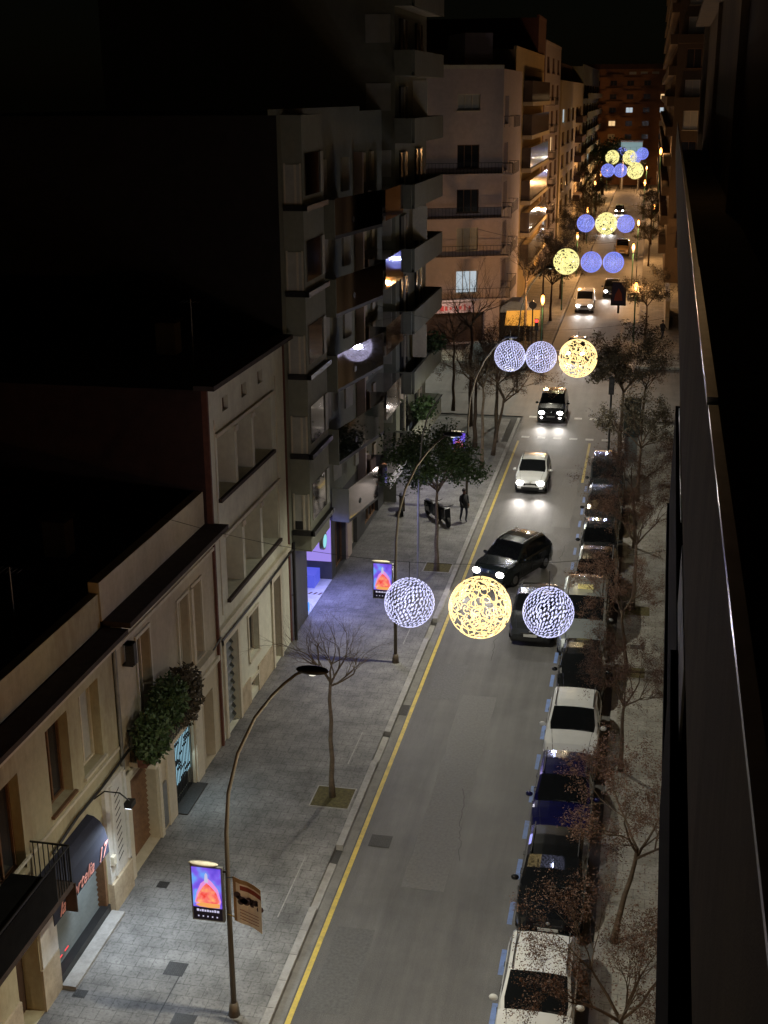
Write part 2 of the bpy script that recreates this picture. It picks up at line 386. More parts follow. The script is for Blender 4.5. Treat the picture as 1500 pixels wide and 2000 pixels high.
g = MB(); g.box(-.12, 40, 101.5, 600, -.05, KH); struct('pavement_right', g, M['pave_r'])
g = MB()
y = -30
while y < 82.5:
    if not (27.4 < y < 30.2 or 35.6 < y < 37.8 or 45.2 < y < 47.5): g.box(-7.775, -7.575, y, y + .985, -.05, KH + .004)
    y += 1
y = 101.5
while y < 330: g.box(-7.775, -7.575, y, y + 1.98, -.05, KH + .004); y += 2
struct('kerb_left', g, M['kerb'])
g = MB(); y = -30
while y < 82.5: g.box(-.34, -.122, y, y + .985, -.05, KH + .004); y += 1
y = 101.5
while y < 330: g.box(-.34, -.122, y, y + 1.98, -.05, KH + .004); y += 2
struct('kerb_right', g, M['kerb'])
g = MB(); g.box(-7.56, -7.3, -30, 82, -.01, .006); struct('gutter', g, M['gutter'])
g = MB()                                           # lowered ramps through the kerb
for a, b in ((27.4, 30.2), (35.6, 37.8), (45.2, 47.5)):
    g.add([(-8.5, a, KH + .004), (-8.5, b, KH + .004), (-7.575, b, .02), (-7.575, a, .02), (-8.5, a, -.05), (-8.5, b, -.05), (-7.575, b, -.05), (-7.575, a, -.05)],
          [(3, 2, 1, 0), (0, 1, 5, 4), (2, 3, 7, 6), (1, 2, 6, 5), (3, 0, 4, 7)])
struct('dropped_kerb', g, M['kerb'])
g = MB()
for a, b in ((-7.26, -7.13),): g.quad((a, -30, .01), (b, -30, .01), (b, 77.5, .01), (a, 77.5, .01))
g.quad((-2.86, 69, .006), (-2.72, 69, .006), (-2.72, 77.6, .006), (-2.86, 77.6, .006)); struct('yellow_line', g, M['yellow'])
g = MB(); y = 12.
while y < 68: g.quad((-2.6, y, .006), (-2.47, y, .006), (-2.47, y + 1., .006), (-2.6, y + 1., .006)); y += 2.05
struct('blue_line', g, M['bluep'])
g = MB()
for yy in (78.3, 83.7):
    x = -7.1
    while x < -.8: g.quad((x, yy, .006), (x + .5, yy, .006), (x + .5, yy + .45, .006), (x, yy + .45, .006)); x += 1.
for yy in (102.5, 107.5):
    x = -7.1
    while x < -.8: g.quad((x, yy, .006), (x + .5, yy, .006), (x + .5, yy + .5, .006), (x, yy + .5, .006)); x += 1.
struct('white_crossing_lines', g, M['whitep'])
g = MB()
for xa, xb, ya, yb in ((-10.35, -9.5, -10, 60),): g.box(-10.2, -10.17, 5, 24.9, KH, KH + .004)
struct('pavement_dark_line', g, M['iron'])  # thin dark line running lengthwise on the left pavement
M['patch'] = mat('asphalt_patch', (.098, .096, .092), .62, .3, 12, bump=.5); M['patch2'] = mat('pale_asphalt_patch', (.128, .125, .118), .64, .25, 12, bump=.5)
for mm, nm, rects in (('patch', 'road_patch', ((-6.9, -5.9, 24.2, 27.5), (-4.4, -3.3, 17, 23.5), (-6.85, -5.75, 41, 44), (-5.2, -2.9, 57.5, 60))), ('patch2', 'pale_road_patch', ((-5.6, -4.4, 29.5, 41.5), (-3.9, -3.0, 61, 70), (-6.8, -3, 70.5, 71.6)))):
    for a, b, c, d in rects:
        rr_ = random.Random(int(c * 3)); g = MB(); n = 14; L_ = [(a + rr_.uniform(-.04, .04), c + (d - c) * k / n) for k in range(n + 1)]; R_ = [(b + rr_.uniform(-.04, .04), c + (d - c) * k / n) for k in range(n + 1)]
        for k in range(n): g.quad((*L_[k], .004), (*R_[k], .004), (*R_[k + 1], .004), (*L_[k + 1], .004))
        struct(nm, g, M[mm])
rc = random.Random(12); g = MB()
for k in range(4):
    x = rc.uniform(-6.8, -2.9); y = rc.uniform(15, 60); a = rc.uniform(-.5, .5); p = [(x, y)]
    for i in range(rc.randint(8, 22)): x += rc.uniform(-.09, .09) + .05 * a; y += rc.uniform(.12, .3); p.append((x, y))
    for i in range(len(p) - 1): wd = .012; g.quad((p[i][0] - wd, p[i][1], .008), (p[i][0] + wd, p[i][1], .008), (p[i + 1][0] + wd, p[i + 1][1], .008), (p[i + 1][0] - wd, p[i + 1][1], .008))
struct('road_crack', g, M['iron'])
def cover(x, y, sx, sy, label, z=KH, name='manhole_cover'):
    r = thing(name, label, 'manhole cover' if name == 'manhole_cover' else 'drain', (x, y, z))
    MB().box(x - sx / 2, x + sx / 2, y - sy / 2, y + sy / 2, z, z + .006).build('frame', M['iron'], r)
    q = MB(); k = x - sx / 2 + .04
    while k < x + sx / 2 - .04: q.box(k, k + .02, y - sy / 2 + .04, y + sy / 2 - .04, z + .006, z + .014); k += .05
    q.build('lid', M['iron'], r)
cover(-10.37, 24.9, .5, .5, 'square iron cover in the grey pavement left of the lamp post with the lit poster')
cover(-9.55, 23.2, .55, .4, 'iron cover in the pavement just left of the near lamp post foot')
cover(-11.95, 28.2, .3, .3, 'small dark cover in the pavement in front of the white shop pillar')
cover(-12.3, 23.6, .32, .28, 'small rusty cover in the pavement by the pale shop step')
cover(-7.45, 39.9, .3, .8, 'iron street drain in the gutter beside the yellow line', .006, 'street_drain')
cover(-6.6, 31.6, .62, .62, 'dark iron cover in the road beside the yellow line level with the slim bare tree', .006)
cover(-4.9, 20.6, .62, .62, 'iron cover in the middle of the road near the bottom edge', .006)
cover(-.2 + .7, 46.6, .55, .4, 'iron cover in the right pavement near the silver taxi', KH)

# ================================================================== LEFT BUILDINGS
def body(root, x0, x1, y0, y1, z, m, mr, name='side_wall'):
    """plain side, back and roof of a building whose street face is built by a Fac"""
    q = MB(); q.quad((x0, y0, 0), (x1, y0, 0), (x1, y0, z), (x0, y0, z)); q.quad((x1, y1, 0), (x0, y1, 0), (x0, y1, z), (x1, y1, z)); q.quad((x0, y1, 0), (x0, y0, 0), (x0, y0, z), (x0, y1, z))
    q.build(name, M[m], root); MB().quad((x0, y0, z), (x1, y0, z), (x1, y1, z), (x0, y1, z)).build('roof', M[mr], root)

# ---- building A : shop with navy awning
A = thing('shop_building', 'two storey ochre rendered building with a navy awning over a closed roller shutter', 'building', (BX, 17, 0))
FA = Fac(A, (BX, 0, 0), (0, 1, 0), (1, 0, 0))
opsA = [(23.75, 26.72, .15, 2.85, .3), (21.8, 22.85, .15, 2.75, .45), (17.6, 20.6, .15, 2.7, .3), (24.15, 25.3, 4.6, 6.75, .32), (25.95, 27.1, 4.6, 6.75, .32), (21.55, 22.75, 4.1, 6.5, .32), (18.6, 19.8, 4.1, 6.5, .32)]
FA.wall(17, 28.05, 0, 7.55, opsA, M['plA'], .3)
FA.slats(23.75, 26.72, .15, 2.85, 'roller_shutter', M['shutter'], .28, .15)
FA.part('shutter_frame', 'wood', (26.6, 26.72, .15, 2.85, -.26, -.02), (23.75, 23.85, .15, 2.85, -.26, -.1))
FA.part('dark_sill', 'blk', (23.75, 26.72, .135, .42, -.2, .03))
FA.part('door_step', 'kerb', (23.7, 26.75, .1, .22, .035, .4))
FA.part('door', 'brownwood', (21.8, 22.85, .15, 2.75, -.5, -.44)); FA.part('ground_shutter', 'wood', (17.6, 20.6, .15, 2.7, -.34, -.29))
FA.part('red_led_strip', 'red_led', (24.0, 24.3, .6, .62, -.2, -.18), (24.45, 24.65, .6, .62, -.2, -.18))
for a, b in ((24.15, 25.3), (25.95, 27.1)): FA.window(a, b, 4.6, 6.75, 'pale' if a > 25 else 'glass', .3, True, None)
FA.window(21.55, 22.75, 4.1, 6.5, 'glass', .3, False); FA.window(18.6, 19.8, 4.1, 6.5, 'glass', .3, False)
FA.part('string_course', 'trim', (17, 28.0, 4.28, 4.36, .002, .05))
FA.part('stone_plinth', 'stone', (22.85, 23.72, 0, 1.25, .002, .06), (17, 17.6, 0, 1.25, .002, .06), (20.6, 21.8, 0, 1.25, .002, .06))
FA.part('pillar', 'white_plaster', (26.75, 28.03, 1.0, 3.75, .002, .10), (27.0, 27.1, 1.1, 3.7, .102, .16), (27.85, 27.98, 1.1, 3.7, .102, .16))
FA.part('pillar_base', 'stone', (26.75, 28.03, 0, .98, .002, .16))
sl = MB()
for k in range(11):
    zz = 1.35 + k * .19
    sl.add([FA.p(27.3, zz, .103), FA.p(27.62, zz + .1, .103), FA.p(27.62, zz + .15, .103), FA.p(27.3, zz + .05, .103)], [(0, 1, 2, 3)])
sl.build('carved_slots', M['iron'], A)
FA.part('pillar_left', 'white_plaster', (22.9, 23.72, 1.27, 2.9, .002, .05))
FA.part('white_box', 'trim', (26.78, 26.95, 1.55, 1.8, .103, .2))
FA.part('cornice', 'trim', (17, 28.05, 7.3, 7.55, .002, .3)); FA.part('eave_tiles', 'tile', (17, 28.1, 7.553, 7.68, -.2, .48))
FA.part('parapet', 'plA', (17, 28.05, 7.683, 8.6, -.5, -.25)); body(A, -24, BX - .5, 17, 28.05, 7.6, 'partyr', 'rooff')
# balcony with dark cover
FA.part('balcony_slab', 'tile', (17.2, 23.0, 3.55, 3.7, .0, .95))
FA.railing(17.2, 23.0, 3.7, .95, .95, 'balcony_railing')
FA.part('balcony_cover', 'matblk', (17.2, 22.0, 4.42, 4.45, .02, .93), (17.2, 22.2, 3.72, 4.6, .953, .965))
FA.part('balcony_bracket', 'trim', (22.3, 22.45, 3.2, 3.548, .002, .5), (20.5, 20.65, 3.2, 3.548, .002, .5))
# awning
aw = thing('shop_awning', 'navy quarter round canvas awning with pink script lettering above the closed shutter', 'awning', (BX, 23.2, 2.5))
prof = [(.02, 1.12), (.2, 1.08), (.35, .96), (.46, .76), (.52, .5), (.53, .12), (.51, .12), (.50, .5), (.44, .74), (.34, .93), (.2, 1.04), (.02, 1.06)]
MB().prism(prof, (1, 0, 0), (0, 0, 1), (0, 3.1, 0), (BX, 22.75, 2.5)).build('canvas', M['navy'], aw)
for yy in (22.75, 25.84): MB().prism([(.02, .5), (.02, 1.05), (.2, 1.03), (.34, .92), (.44, .73), (.50, .5)], (1, 0, 0), (0, 0, 1), (0, .01, 0), (BX, yy, 2.5)).build('end_panel', M['navy'], aw)
M['pinkp'] = mat('pink_lettering', (.75, .33, .28), .7, .1, 10)
text_mesh('la Portelia  17', .47, .006, 'lettering', M['pinkp'], aw, (.54, -.2, .17), (0, 1, .0), (0, 0, 1), .5)
for k, (yy, lab) in enumerate(((26.35, 'black swan neck floodlight over the far end of the navy awning by the drainpipe'),)):
    fl = thing('floodlight', lab, 'floodlight', (BX, yy, 3.9))
    MB().tube([(BX, yy, 3.75), (BX + .3, yy, 4.0), (BX + .7, yy, 4.0), (BX + .95, yy, 3.8)], .02, 6).build('arm', M['blk'], fl)
    MB().box(BX + .85, BX + 1.05, yy - .14, yy + .14, 3.66, 3.8).build('housing', M['blk'], fl)
    MB().box(BX + .87, BX + 1.03, yy - .12, yy + .12, 3.64, 3.655).build('lens', emit('flood_lens', (.8, .88, 1), 6), fl)
    lamp('SPOT', (.95, 0, -.3), 700, (.72, .85, 1), .1, fl, (2.0, -1.6, -3.6), R(150), .9)
bs = thing('hanging_sign', 'dark square blade sign hanging out from the ochre facade beside the awning', 'sign', (BX, 23.4, 2.6))
MB().box(BX + .22, BX + .8, 23.38, 23.42, 2.6, 3.35).build('board', M['brownwood'], bs); MB().box(BX + .001, BX + .22, 23.39, 23.41, 3.2, 3.24).build('bracket', M['blk'], bs)

# ---- building B
B = thing('balcony_house', 'cream rendered house with a plant filled balcony above a cyan lit gate', 'building', (BX, 28.1, 0))
FB = Fac(B, (BX, 0, 0), (0, 1, 0), (1, 0, 0))
opsB = [(28.55, 30.35, .15, 3.0, .35), (31.75, 33.5, .15, 2.5, .3), (34.5, 35.4, .15, 2.55, .35), (29.6, 30.5, 4.0, 6.7, .3), (32.75, 33.6, 4.1, 6.5, .35), (33.95, 34.75, 4.1, 6.5, .35)]
FB.wall(28.1, 36.0, 0, 7.7, opsB, M['plB'], .3)
FB.slats(28.55, 30.35, .15, 3.0, 'brown_garage_door', M['wood'], .33, .16)
FB.part('side_door', 'wood', (34.5, 35.4, .15, 2.55, -.38, -.34), (34.6, 34.93, .3, 1.3, -.338, -.32), (34.98, 35.3, .3, 1.3, -.338, -.32))
lamp('AREA', (.1, 4.5, 1.6), 22, (.7, .9, 1), parent=B, target=(2, 4.5, .6), size=(1.6, 1.4), name='gate_light'); gt = FB.part('lit_gate', 'lit_cyan', (31.75, 33.5, .75, 2.5, -.19, -.15)); gr = MB()
rg = random.Random(5)
for k in range(15): FB.bx(gr, 31.75 + k * .123, 31.78 + k * .123, .15, 2.5, -.12, -.10)
for k in range(16):
    a = 31.75 + rg.random() * 1.3; FB.bx(gr, a, a + .2 + rg.random() * .3, .8 + k * .105, .84 + k * .105 + rg.random() * .03, -.15, -.12)
gr.build('grille', M['blk'], gt); FB.part('gate_base', 'blk', (31.75, 33.5, .15, .75, -.36, -.28)); FB.part('gate_sill', 'iron', (31.7, 33.55, .13, .17, -.25, .35))
FB.part('utility_box', 'metal', (30.65, 30.95, .3, 1.7, .002, .07)); FB.part('pilaster', 'trim', (30.4, 30.6, .13, 3.0, .002, .08), (31.1, 31.7, .13, 3.0, .002, .06), (33.6, 34.2, .13, 3.0, .002, .05), (28.1, 28.45, .13, 3.4, .002, .06))
for a, b, c, d in ((29.6, 30.5, 4.0, 6.7), (32.75, 33.6, 4.1, 6.5), (33.95, 34.75, 4.1, 6.5)): FB.window(a, b, c, d, 'glass', .3, True, 'trim')
FB.part('column', 'trim', (33.68, 33.86, 4.1, 6.55, .002, .12)); FB.part('window_apron', 'trim', (32.5, 35.0, 3.75, 4.02, .002, .28))
FB.part('string_course', 'trim', (28.1, 36.0, 3.25, 3.4, .002, .1), (28.1, 36.0, 7.0, 7.1, .002, .08)); FB.part('cornice', 'trim', (28.1, 36.0, 7.4, 7.7, .002, .3))
FB.part('eave_tiles', 'tile', (28.1, 36.1, 7.703, 7.85, -.2, .55)); FB.part('parapet', 'plB', (28.05, 36.0, 7.853, 8.9, -.5, -.2)); body(B, -24, BX - .5, 28.05, 36.0, 7.7, 'partyr', 'rooff')
FB.part('balcony_slab', 'trim', (28.6, 32.5, 3.42, 3.56, .0, .75)); FB.railing(28.6, 32.5, 3.56, .95, .75, 'balcony_railing')
FB.part('air_vent', 'iron', (28.65, 28.85, 6.4, 7.0, .1, .35), (28.65, 28.9, 6.95, 7.0, .0, .3), (28.65, 28.9, 6.35, 6.4, .0, .3))
rb = random.Random(3); dp = MB()
for a in (28.07,): dp.tube([(BX + .07, a, 0), (BX + .07, a, 7.5)], .05, 8)
dp.build('drainpipe', M['metal'], B)
def leaves(mb, rnd, c, rr, n, s0, s1, shell=.3):
    for _ in range(n):
        while True:
            d = Vector((rnd.uniform(-1, 1), rnd.uniform(-1, 1), rnd.uniform(-1, 1)))
            if shell < d.length <= 1: break
        p = Vector(c) + Vector((d.x * rr[0], d.y * rr[1], d.z * rr[2])); a = Vector((rnd.gauss(0, 1), rnd.gauss(0, 1), rnd.gauss(0, .7))).normalized(); b = a.orthogonal().normalized()
        b = Matrix.Rotation(rnd.random() * 6.28, 3, a) @ b; s = rnd.uniform(s0, s1)
        mb.add([p, p + a * s * .5 + b * s * .28, p + a * s, p + a * s * .5 - b * s * .28], [(0, 1, 2, 3)])
for k, (a, b, zc, rz_, lab) in enumerate(((28.65, .7, 4.4, .75, 'bushy trailing plant at the near end of the railed balcony'), (29.9, .8, 4.75, .8, 'tall bushy plant in the middle of the railed balcony'), (31.1, .85, 4.4, .95, 'bushy trailing plant at the far end of the railed balcony'))):
    pl = thing('balcony_plant', lab, 'plant', (BX + .6, a, 3.6), group='plants on the balcony')
    MB().box(BX + .35, BX + .6, a - .3, a + .3, 3.57, 3.8).build('planter', M['brickred'], pl)
    lf = MB(); leaves(lf, rb, (BX + .68, a, zc), (.48, b, rz_), 1700, .08, .2, .0); lf.build('foliage', M['leafol' if k == 2 else 'leafgr'], pl)

# ---- building C
C = thing('white_apartment_house', 'three storey pale rendered house with triple recessed loggias and three tiny attic windows', 'building', (BX, 36, 0))
FC = Fac(C, (BX, 0, 0), (0, 1, 0), (1, 0, 0))
tri = [(37.65, 38.2, 11.05, 11.5), (39.65, 40.2, 11.05, 11.5), (41.5, 42.05, 11.1, 11.55)]
loA = [(36.95, 38.7, 8.4, 10.35, .9), (38.95, 40.6, 8.4, 10.35, .9), (40.85, 42.95, 8.4, 10.35, .9)]
loB = [(37.35, 39.1, 4.85, 6.95, .9), (39.35, 41.2, 4.85, 6.95, .9), (41.45, 43.4, 4.85, 6.95, .9)]
opsC = tri + loA + loB + [(36.7, 38.0, .15, 3.5, .25), (39.3, 40.4, 1.7, 3.35, .25), (42.3, 43.2, .15, 3.5, .3), (39.3, 40.2, .35, .85, .2)]
FC.wall(36.1, 44.6, 0, 12.1, opsC, M['plC'], .25)
for o in tri: FC.window(o[0], o[1], o[2], o[3], 'glass', .2, False, None, 1)
for lo, zz in ((loA, 8.4), (loB, 4.85)):
    q = MB()
    for o in lo: FC.bx(q, o[0], o[1], o[2], o[3], -.96, -.905)
    q.build('loggia_back_wall', M['plB'], C)
    FC.window(lo[1][0] + .3, lo[1][1] - .5, zz, zz + 1.9, 'glass', .85, False, None, 1); FC.window(lo[2][0] + .4, lo[2][1] - .5, zz + .5, zz + 1.7, 'pale', .85, False, None, 1)
    FC.part('loggia_sill', 'tile', (lo[0][0] - .1, lo[2][1] + .1, zz - .12, zz - .003, .002, .12)); FC.part('loggia_moulding', 'trim', (lo[0][0] - .2, lo[2][1] + .2, lo[0][3] + .08, lo[0][3] + .2, .002, .1))
    FC.part('column_cap', 'trim', *[(c - .16, c + .16, lo[0][3] - .2, lo[0][3] - .02, .002, .06) for c in ((lo[0][1] + lo[1][0]) / 2, (lo[1][1] + lo[2][0]) / 2)])
FC.part('plaster_panel', 'trim', (36.7, 36.76, 4.5, 11.0, .002, .03), (43.5, 43.56, 4.5, 11.0, .002, .03))
FC.slats(36.7, 38.0, .15, 3.5, 'white_metal_door', M['shutter'], .22, .3); FC.window(39.3, 40.4, 1.7, 3.35, 'glass', .22, True, 'trim'); FC.window(39.3, 40.2, .35, .85, 'glass', .18, False, 'trim')
FC.part('door_surround', 'trim', (36.5, 36.7, .13, 3.7, .002, .07), (38.0, 38.2, .13, 3.7, .002, .07), (36.5, 38.2, 3.5, 3.7, .003, .075), (42.1, 42.3, .13, 3.7, .002, .07), (43.2, 43.4, .13, 3.7, .002, .07), (42.1, 43.4, 3.5, 3.7, .003, .075))
dr = FC.part('entrance_door', 'wood', (42.3, 43.2, .15, 3.5, -.34, -.28)); q = MB(); FC.bx(q, 42.95, 43.0, 1.8, 1.9, -.278, -.22); q.build('handle', M['cap'], dr)
FC.part('stone_plinth', 'stone', (38.2, 39.28, 0, 1.1, .002, .04), (40.22, 42.08, 0, 1.1, .002, .04)); FC.part('string_course', 'trim', (36.1, 44.6, 4.0, 4.2, .002, .12))
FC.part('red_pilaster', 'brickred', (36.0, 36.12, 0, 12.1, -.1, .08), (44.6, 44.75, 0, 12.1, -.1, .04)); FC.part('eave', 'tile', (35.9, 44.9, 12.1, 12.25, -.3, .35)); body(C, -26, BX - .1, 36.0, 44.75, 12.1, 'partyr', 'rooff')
for nm, lab, x, y, z in (('chimney', 'square chimney on the near left roof', -15.5, 24.0, 7.6), ('chimney', 'square chimney on the roof of the planted balcony house', -16.5, 33.0, 7.7), ('chimney', 'squat chimney on the roof of the pale three storey house', -16.0, 41.5, 12.1)):
    r = thing(nm, lab, 'chimney', (x, y, z)); MB().box(x - .35, x + .35, y - .3, y + .3, z, z + 1.1).build('stack', M['stone'], r); MB().box(x - .42, x + .42, y - .37, y + .37, z + 1.1, z + 1.2).build('cap', M['tile'], r)
for lab, x, y, z in (('thin television aerial on the near left roof', -14.6, 26.5, 7.6), ('thin television aerial on the roof of the pale three storey house', -14.4, 39.5, 12.1)):
    r = thing('tv_aerial', lab, 'aerial', (x, y, z)); MB().tube([(x, y, z), (x, y, z + 2.2)], .02, 5).build('mast', M['metal'], r)
    for k in range(5): MB().tube([(x - .3 + k * .14, y - .25 + k * .03, z + 2.1), (x - .3 + k * .14, y + .25 - k * .03, z + 2.1)], .008, 4).build('rod', M['metal'], r)
# cables along the facades
def cable(pts, label, r=.02):
    o = MB().tube(pts, r, 5).build('cable', M['blk']); tag(o, label, 'cable')
def sag(a, b, s, n=8): return [tuple(a[i] + (b[i] - a[i]) * k / n - (s * 4 * (k / n) * (1 - k / n) if i == 2 else 0) for i in range(3)) for k in range(n + 1)]
cable(sag((BX + .16, 36.1, 3.85), (BX + .16, 44.7, 3.95), .05), 'thick black cable running under the string course of the pale house', .045)
cable([(BX + .16, 28.3, 4.1), (BX + .12, 26.6, 3.95), (BX + .14, 25.1, 4.0), (BX + .1, 23.8, 3.8)], 'black cable running above the navy awning', .04)
cable([(BX + .14, 36.05, 4.0), (BX + .12, 33.2, 3.6), (BX + .14, 32.6, 3.45)], 'black cable running from the pale house towards the planted balcony', .03)
pp = thing('drainpipe', 'dark drainpipe standing at the corner of the pale house and the grey tower', 'drainpipe', (BX + .1, 44.85, 0))
MB().tube([(BX + .15, 44.85, .1), (BX + .15, 44.85, 4.2)], .07, 8).build('pipe', M['blk'], pp)
MB().box(BX + .002, BX + .16, 44.83, 44.87, 2.0, 2.05).build('clip', M['metal'], pp)

# ---- building D : grey tower with bays and angled glass balconies
D = thing('grey_tower_block', 'tall grey apartment block with stacked bays and angled glass balconies and a lavender shop below', 'building', (BX, 45, 0))
FD = Fac(D, (BX, 0, 0), (0, 1, 0), (1, 0, 0))
FD.wall(44.8, 72.2, 3.7, 19.9, [], M['greyD']); FD.part('roof_edge', 'greyD', (44.8, 58.0, 19.9, 20.1, -.3, .05))
FD.wall(44.8, 72.2, 0, 3.7, [(47.3, 51.5, .15, 3.4, 1.9), (52.2, 54.2, .15, 2.6, .3), (55.2, 56.6, .15, 2.6, .3), (58.4, 61.6, .15, 2.8, .3), (63.0, 66.5, .15, 2.8, .3), (67.5, 71.5, .15, 2.9, .3)], M['darkD'], .3, 'ground_floor_wall')
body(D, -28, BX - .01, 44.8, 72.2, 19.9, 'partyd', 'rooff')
# lavender shop recess
q = MB(); q.quad((BX - .02, 51.47, 1.0), (BX - 1.88, 51.47, 1.0), (BX - 1.88, 51.47, 3.38), (BX - .02, 51.47, 3.38)); q.build('lavender_wall', M['lav'], D)
q = MB(); FD.bx(q, 47.3, 51.46, 1.0, 3.38, -1.9, -1.85); q.build('back_wall', M['lav'], D)
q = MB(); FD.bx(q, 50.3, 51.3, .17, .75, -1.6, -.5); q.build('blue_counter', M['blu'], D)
q = MB(); FD.bx(q, 47.4, 47.9, .17, .5, -.5, -.1); q.build('blue_screen', M['blu2'], D)
q = MB(); q.quad((BX - 1.9, 47.3, .16), (BX, 47.3, .16), (BX, 51.5, .16), (BX - 1.9, 51.5, .16)); q.build('shop_floor', M['white_plaster'], D)
for k in range(6): q = MB(); q.quad((BX - 1.3 + k * .22, 49.6, .165), (BX - 1.2 + k * .22, 49.6, .165), (BX - 1.1 + k * .22, 49.85, .165), (BX - 1.2 + k * .22, 49.85, .165)); q.build('floor_stripe', M['brickred'], D)
lamp('AREA', (-.95, 4.4, 3.3), 130, (.14, .2, 1), parent=D, target=(-.8, 4.4, 0), size=(1.4, 3.6), name='shop_ceiling_light')
lamp('AREA', (.05, 4.4, 2.6), 170, (.36, .38, 1), parent=D, target=(3.5, 2.6, 0), size=(3.6, 1.4), name='shop_light')
sgn = thing('round_sign', 'round cyan lit sign under the grey bay above the lavender shop', 'sign', (-12.2, 47.6, 3.35))
q = MB(); q.tube([(-12.3, 47.6, 3.35), (-12.15, 47.6, 3.35)], .36, 20); q.build('disc', M['metal'], sgn); q = MB(); q.tube([(-12.148, 47.6, 3.35), (-12.14, 47.6, 3.35)], .28, 20); q.build('face', emit('cyan_face', lin((150, 235, 245)), .9), sgn)
FD.window(52.2, 54.2, .15, 2.6, 'glass', .25, False); FD.window(55.2, 56.6, .15, 2.6, 'pale', .25, False)
FD.part('warm_tiled_pier', 'pink', (54.25, 55.15, .13, 3.3, .002, .08)); FD.window(58.4, 61.6, .15, 2.8, 'glass', .25, False, None, 3)
FD.window(63.0, 66.5, .15, 2.8, 'glass', .25, False, None, 3); FD.window(67.5, 71.5, .15, 2.9, 'lit', .25, False, None, 3)
lamp('SPOT', (.6, 9.8, 3.2), 25, (1, .5, .25), .1, D, (1.4, 9.2, 0), R(80), .7, name='doorway_light')
fh = 3.06
M['glass_bal'] = mat('mirror_coated_glass', (.52, .46, .45), .05, .12, .6, 1.)
q = MB(); q.box(BX + .003, -12.1, 45.3, 48.3, 3.7, 19.9); q.build('bay', M['greyD'], D)
for k in range(5):
    z0 = 3.39 + k * fh          # floor level of storey
    q = MB(); q.box(-12.72, -12.2, 45.27, 45.297, z0 + 1.2, z0 + 2.6); bw = q.build('window', M['pshutter'], D)
    q = MB(); q.box(-12.78, -12.72, 45.25, 45.3, z0 + 1.2, z0 + 2.64); q.box(-12.4, -12.32, 45.25, 45.27, z0 + 1.2, z0 + 2.6); q.box(-12.2, -12.14, 45.25, 45.3, z0 + 1.2, z0 + 2.64); q.build('frame', M['trim'], bw)
    if k == 0: q = MB(); q.box(-12.7, -12.42, 45.24, 45.268, z0 + 1.22, z0 + 1.55); q.build('vent_grille', M['blk'], bw)
    q = MB(); q.box(-12.097, -12.07, 45.6, 48.1, z0 + 1.5, z0 + 2.95); q.build('street_window', M['glass_bal'], D)
    q = MB(); q.box(-12.06, -12.03, 47.7, 48.1, z0 + 1.5, z0 + 2.95); q.build('curtain', M['pshutter'], D)
    q = MB(); q.box(-12.8, -11.98, 45.12, 45.24, z0 + 1.0, z0 + 1.18); q.box(-12.06, -11.9, 45.12, 48.3, z0 + 1.0, z0 + 1.18); q.build('window_ledge', M['blk'], D)
    # angled glass balconies, direction 8.5 degrees
    th = R(8.5); du = Vector((math.sin(th), math.cos(th), 0)); nu = Vector((math.cos(th), -math.sin(th), 0)); p0 = Vector((-12.0, 49.6 if k else 51.3, 0)); L = 5.4 if k else 3.6
    zb = z0 - .45
    def qd(a, b, c0, c1, w0, w1, mb):
        P = lambda u, ww, zz: p0 + du * u + nu * ww + Vector((0, 0, zz))
        return mb.add([P(a, w0, c0), P(b, w0, c0), P(b, w1, c0), P(a, w1, c0), P(a, w0, c1), P(b, w0, c1), P(b, w1, c1), P(a, w1, c1)], [(0, 3, 2, 1), (4, 5, 6, 7), (0, 1, 5, 4), (1, 2, 6, 5), (2, 3, 7, 6), (3, 0, 4, 7)])
    sl_ = qd(0, L, zb, zb + .14, -1.0, .03, MB()).build('balcony_slab', M['darkD'], D)
    qd(-.05, 0, zb, zb + 1.5, -.75, .03, MB()).build('balcony_side', M['greyD'], D)
    qd(.0, L, zb + .14, zb + 1.55, 0, .03, MB()).build('glass_panel', M['glass_bal'], D)
    vt = MB(); c = p0 + du * (L * .36) + nu * .035 + Vector((0, 0, zb + .62)); vt.tube([c, c + nu * .01], .13, 12); vt.build('round_vent', M['blk'], D)
    qd(.6, 1.5, zb + 1.6, zb + 2.95, -1.0, -.9, MB()).build('curtain', M['pshutter'], D); qd(3.2, 3.6 if L < 4 else 4.0, zb + 1.6, zb + 2.95, -1.0, -.9, MB()).build('curtain', M['pshutter'], D)
    # outer columns 3
    q = MB(); q.box(BX + .003, -11.55, 57.5, 61.8, zb, zb + 1.35); q.build('balcony_front', M['glass_bal'], D)
    MB().box(BX + .003, BX + .1, 58.3, 59.0, zb + 1.6, zb + 2.9).build('curtain', M['trim'], D); MB().box(BX + .003, BX + .1, 60.2, 60.8, zb + 1.6, zb + 2.9).build('curtain', M['trim'], D)
    q = MB(); q.box(BX + .003, BX + .4, 56.9, 57.1, zb, zb + 3.0); q.build('fin', M['pink'], D)
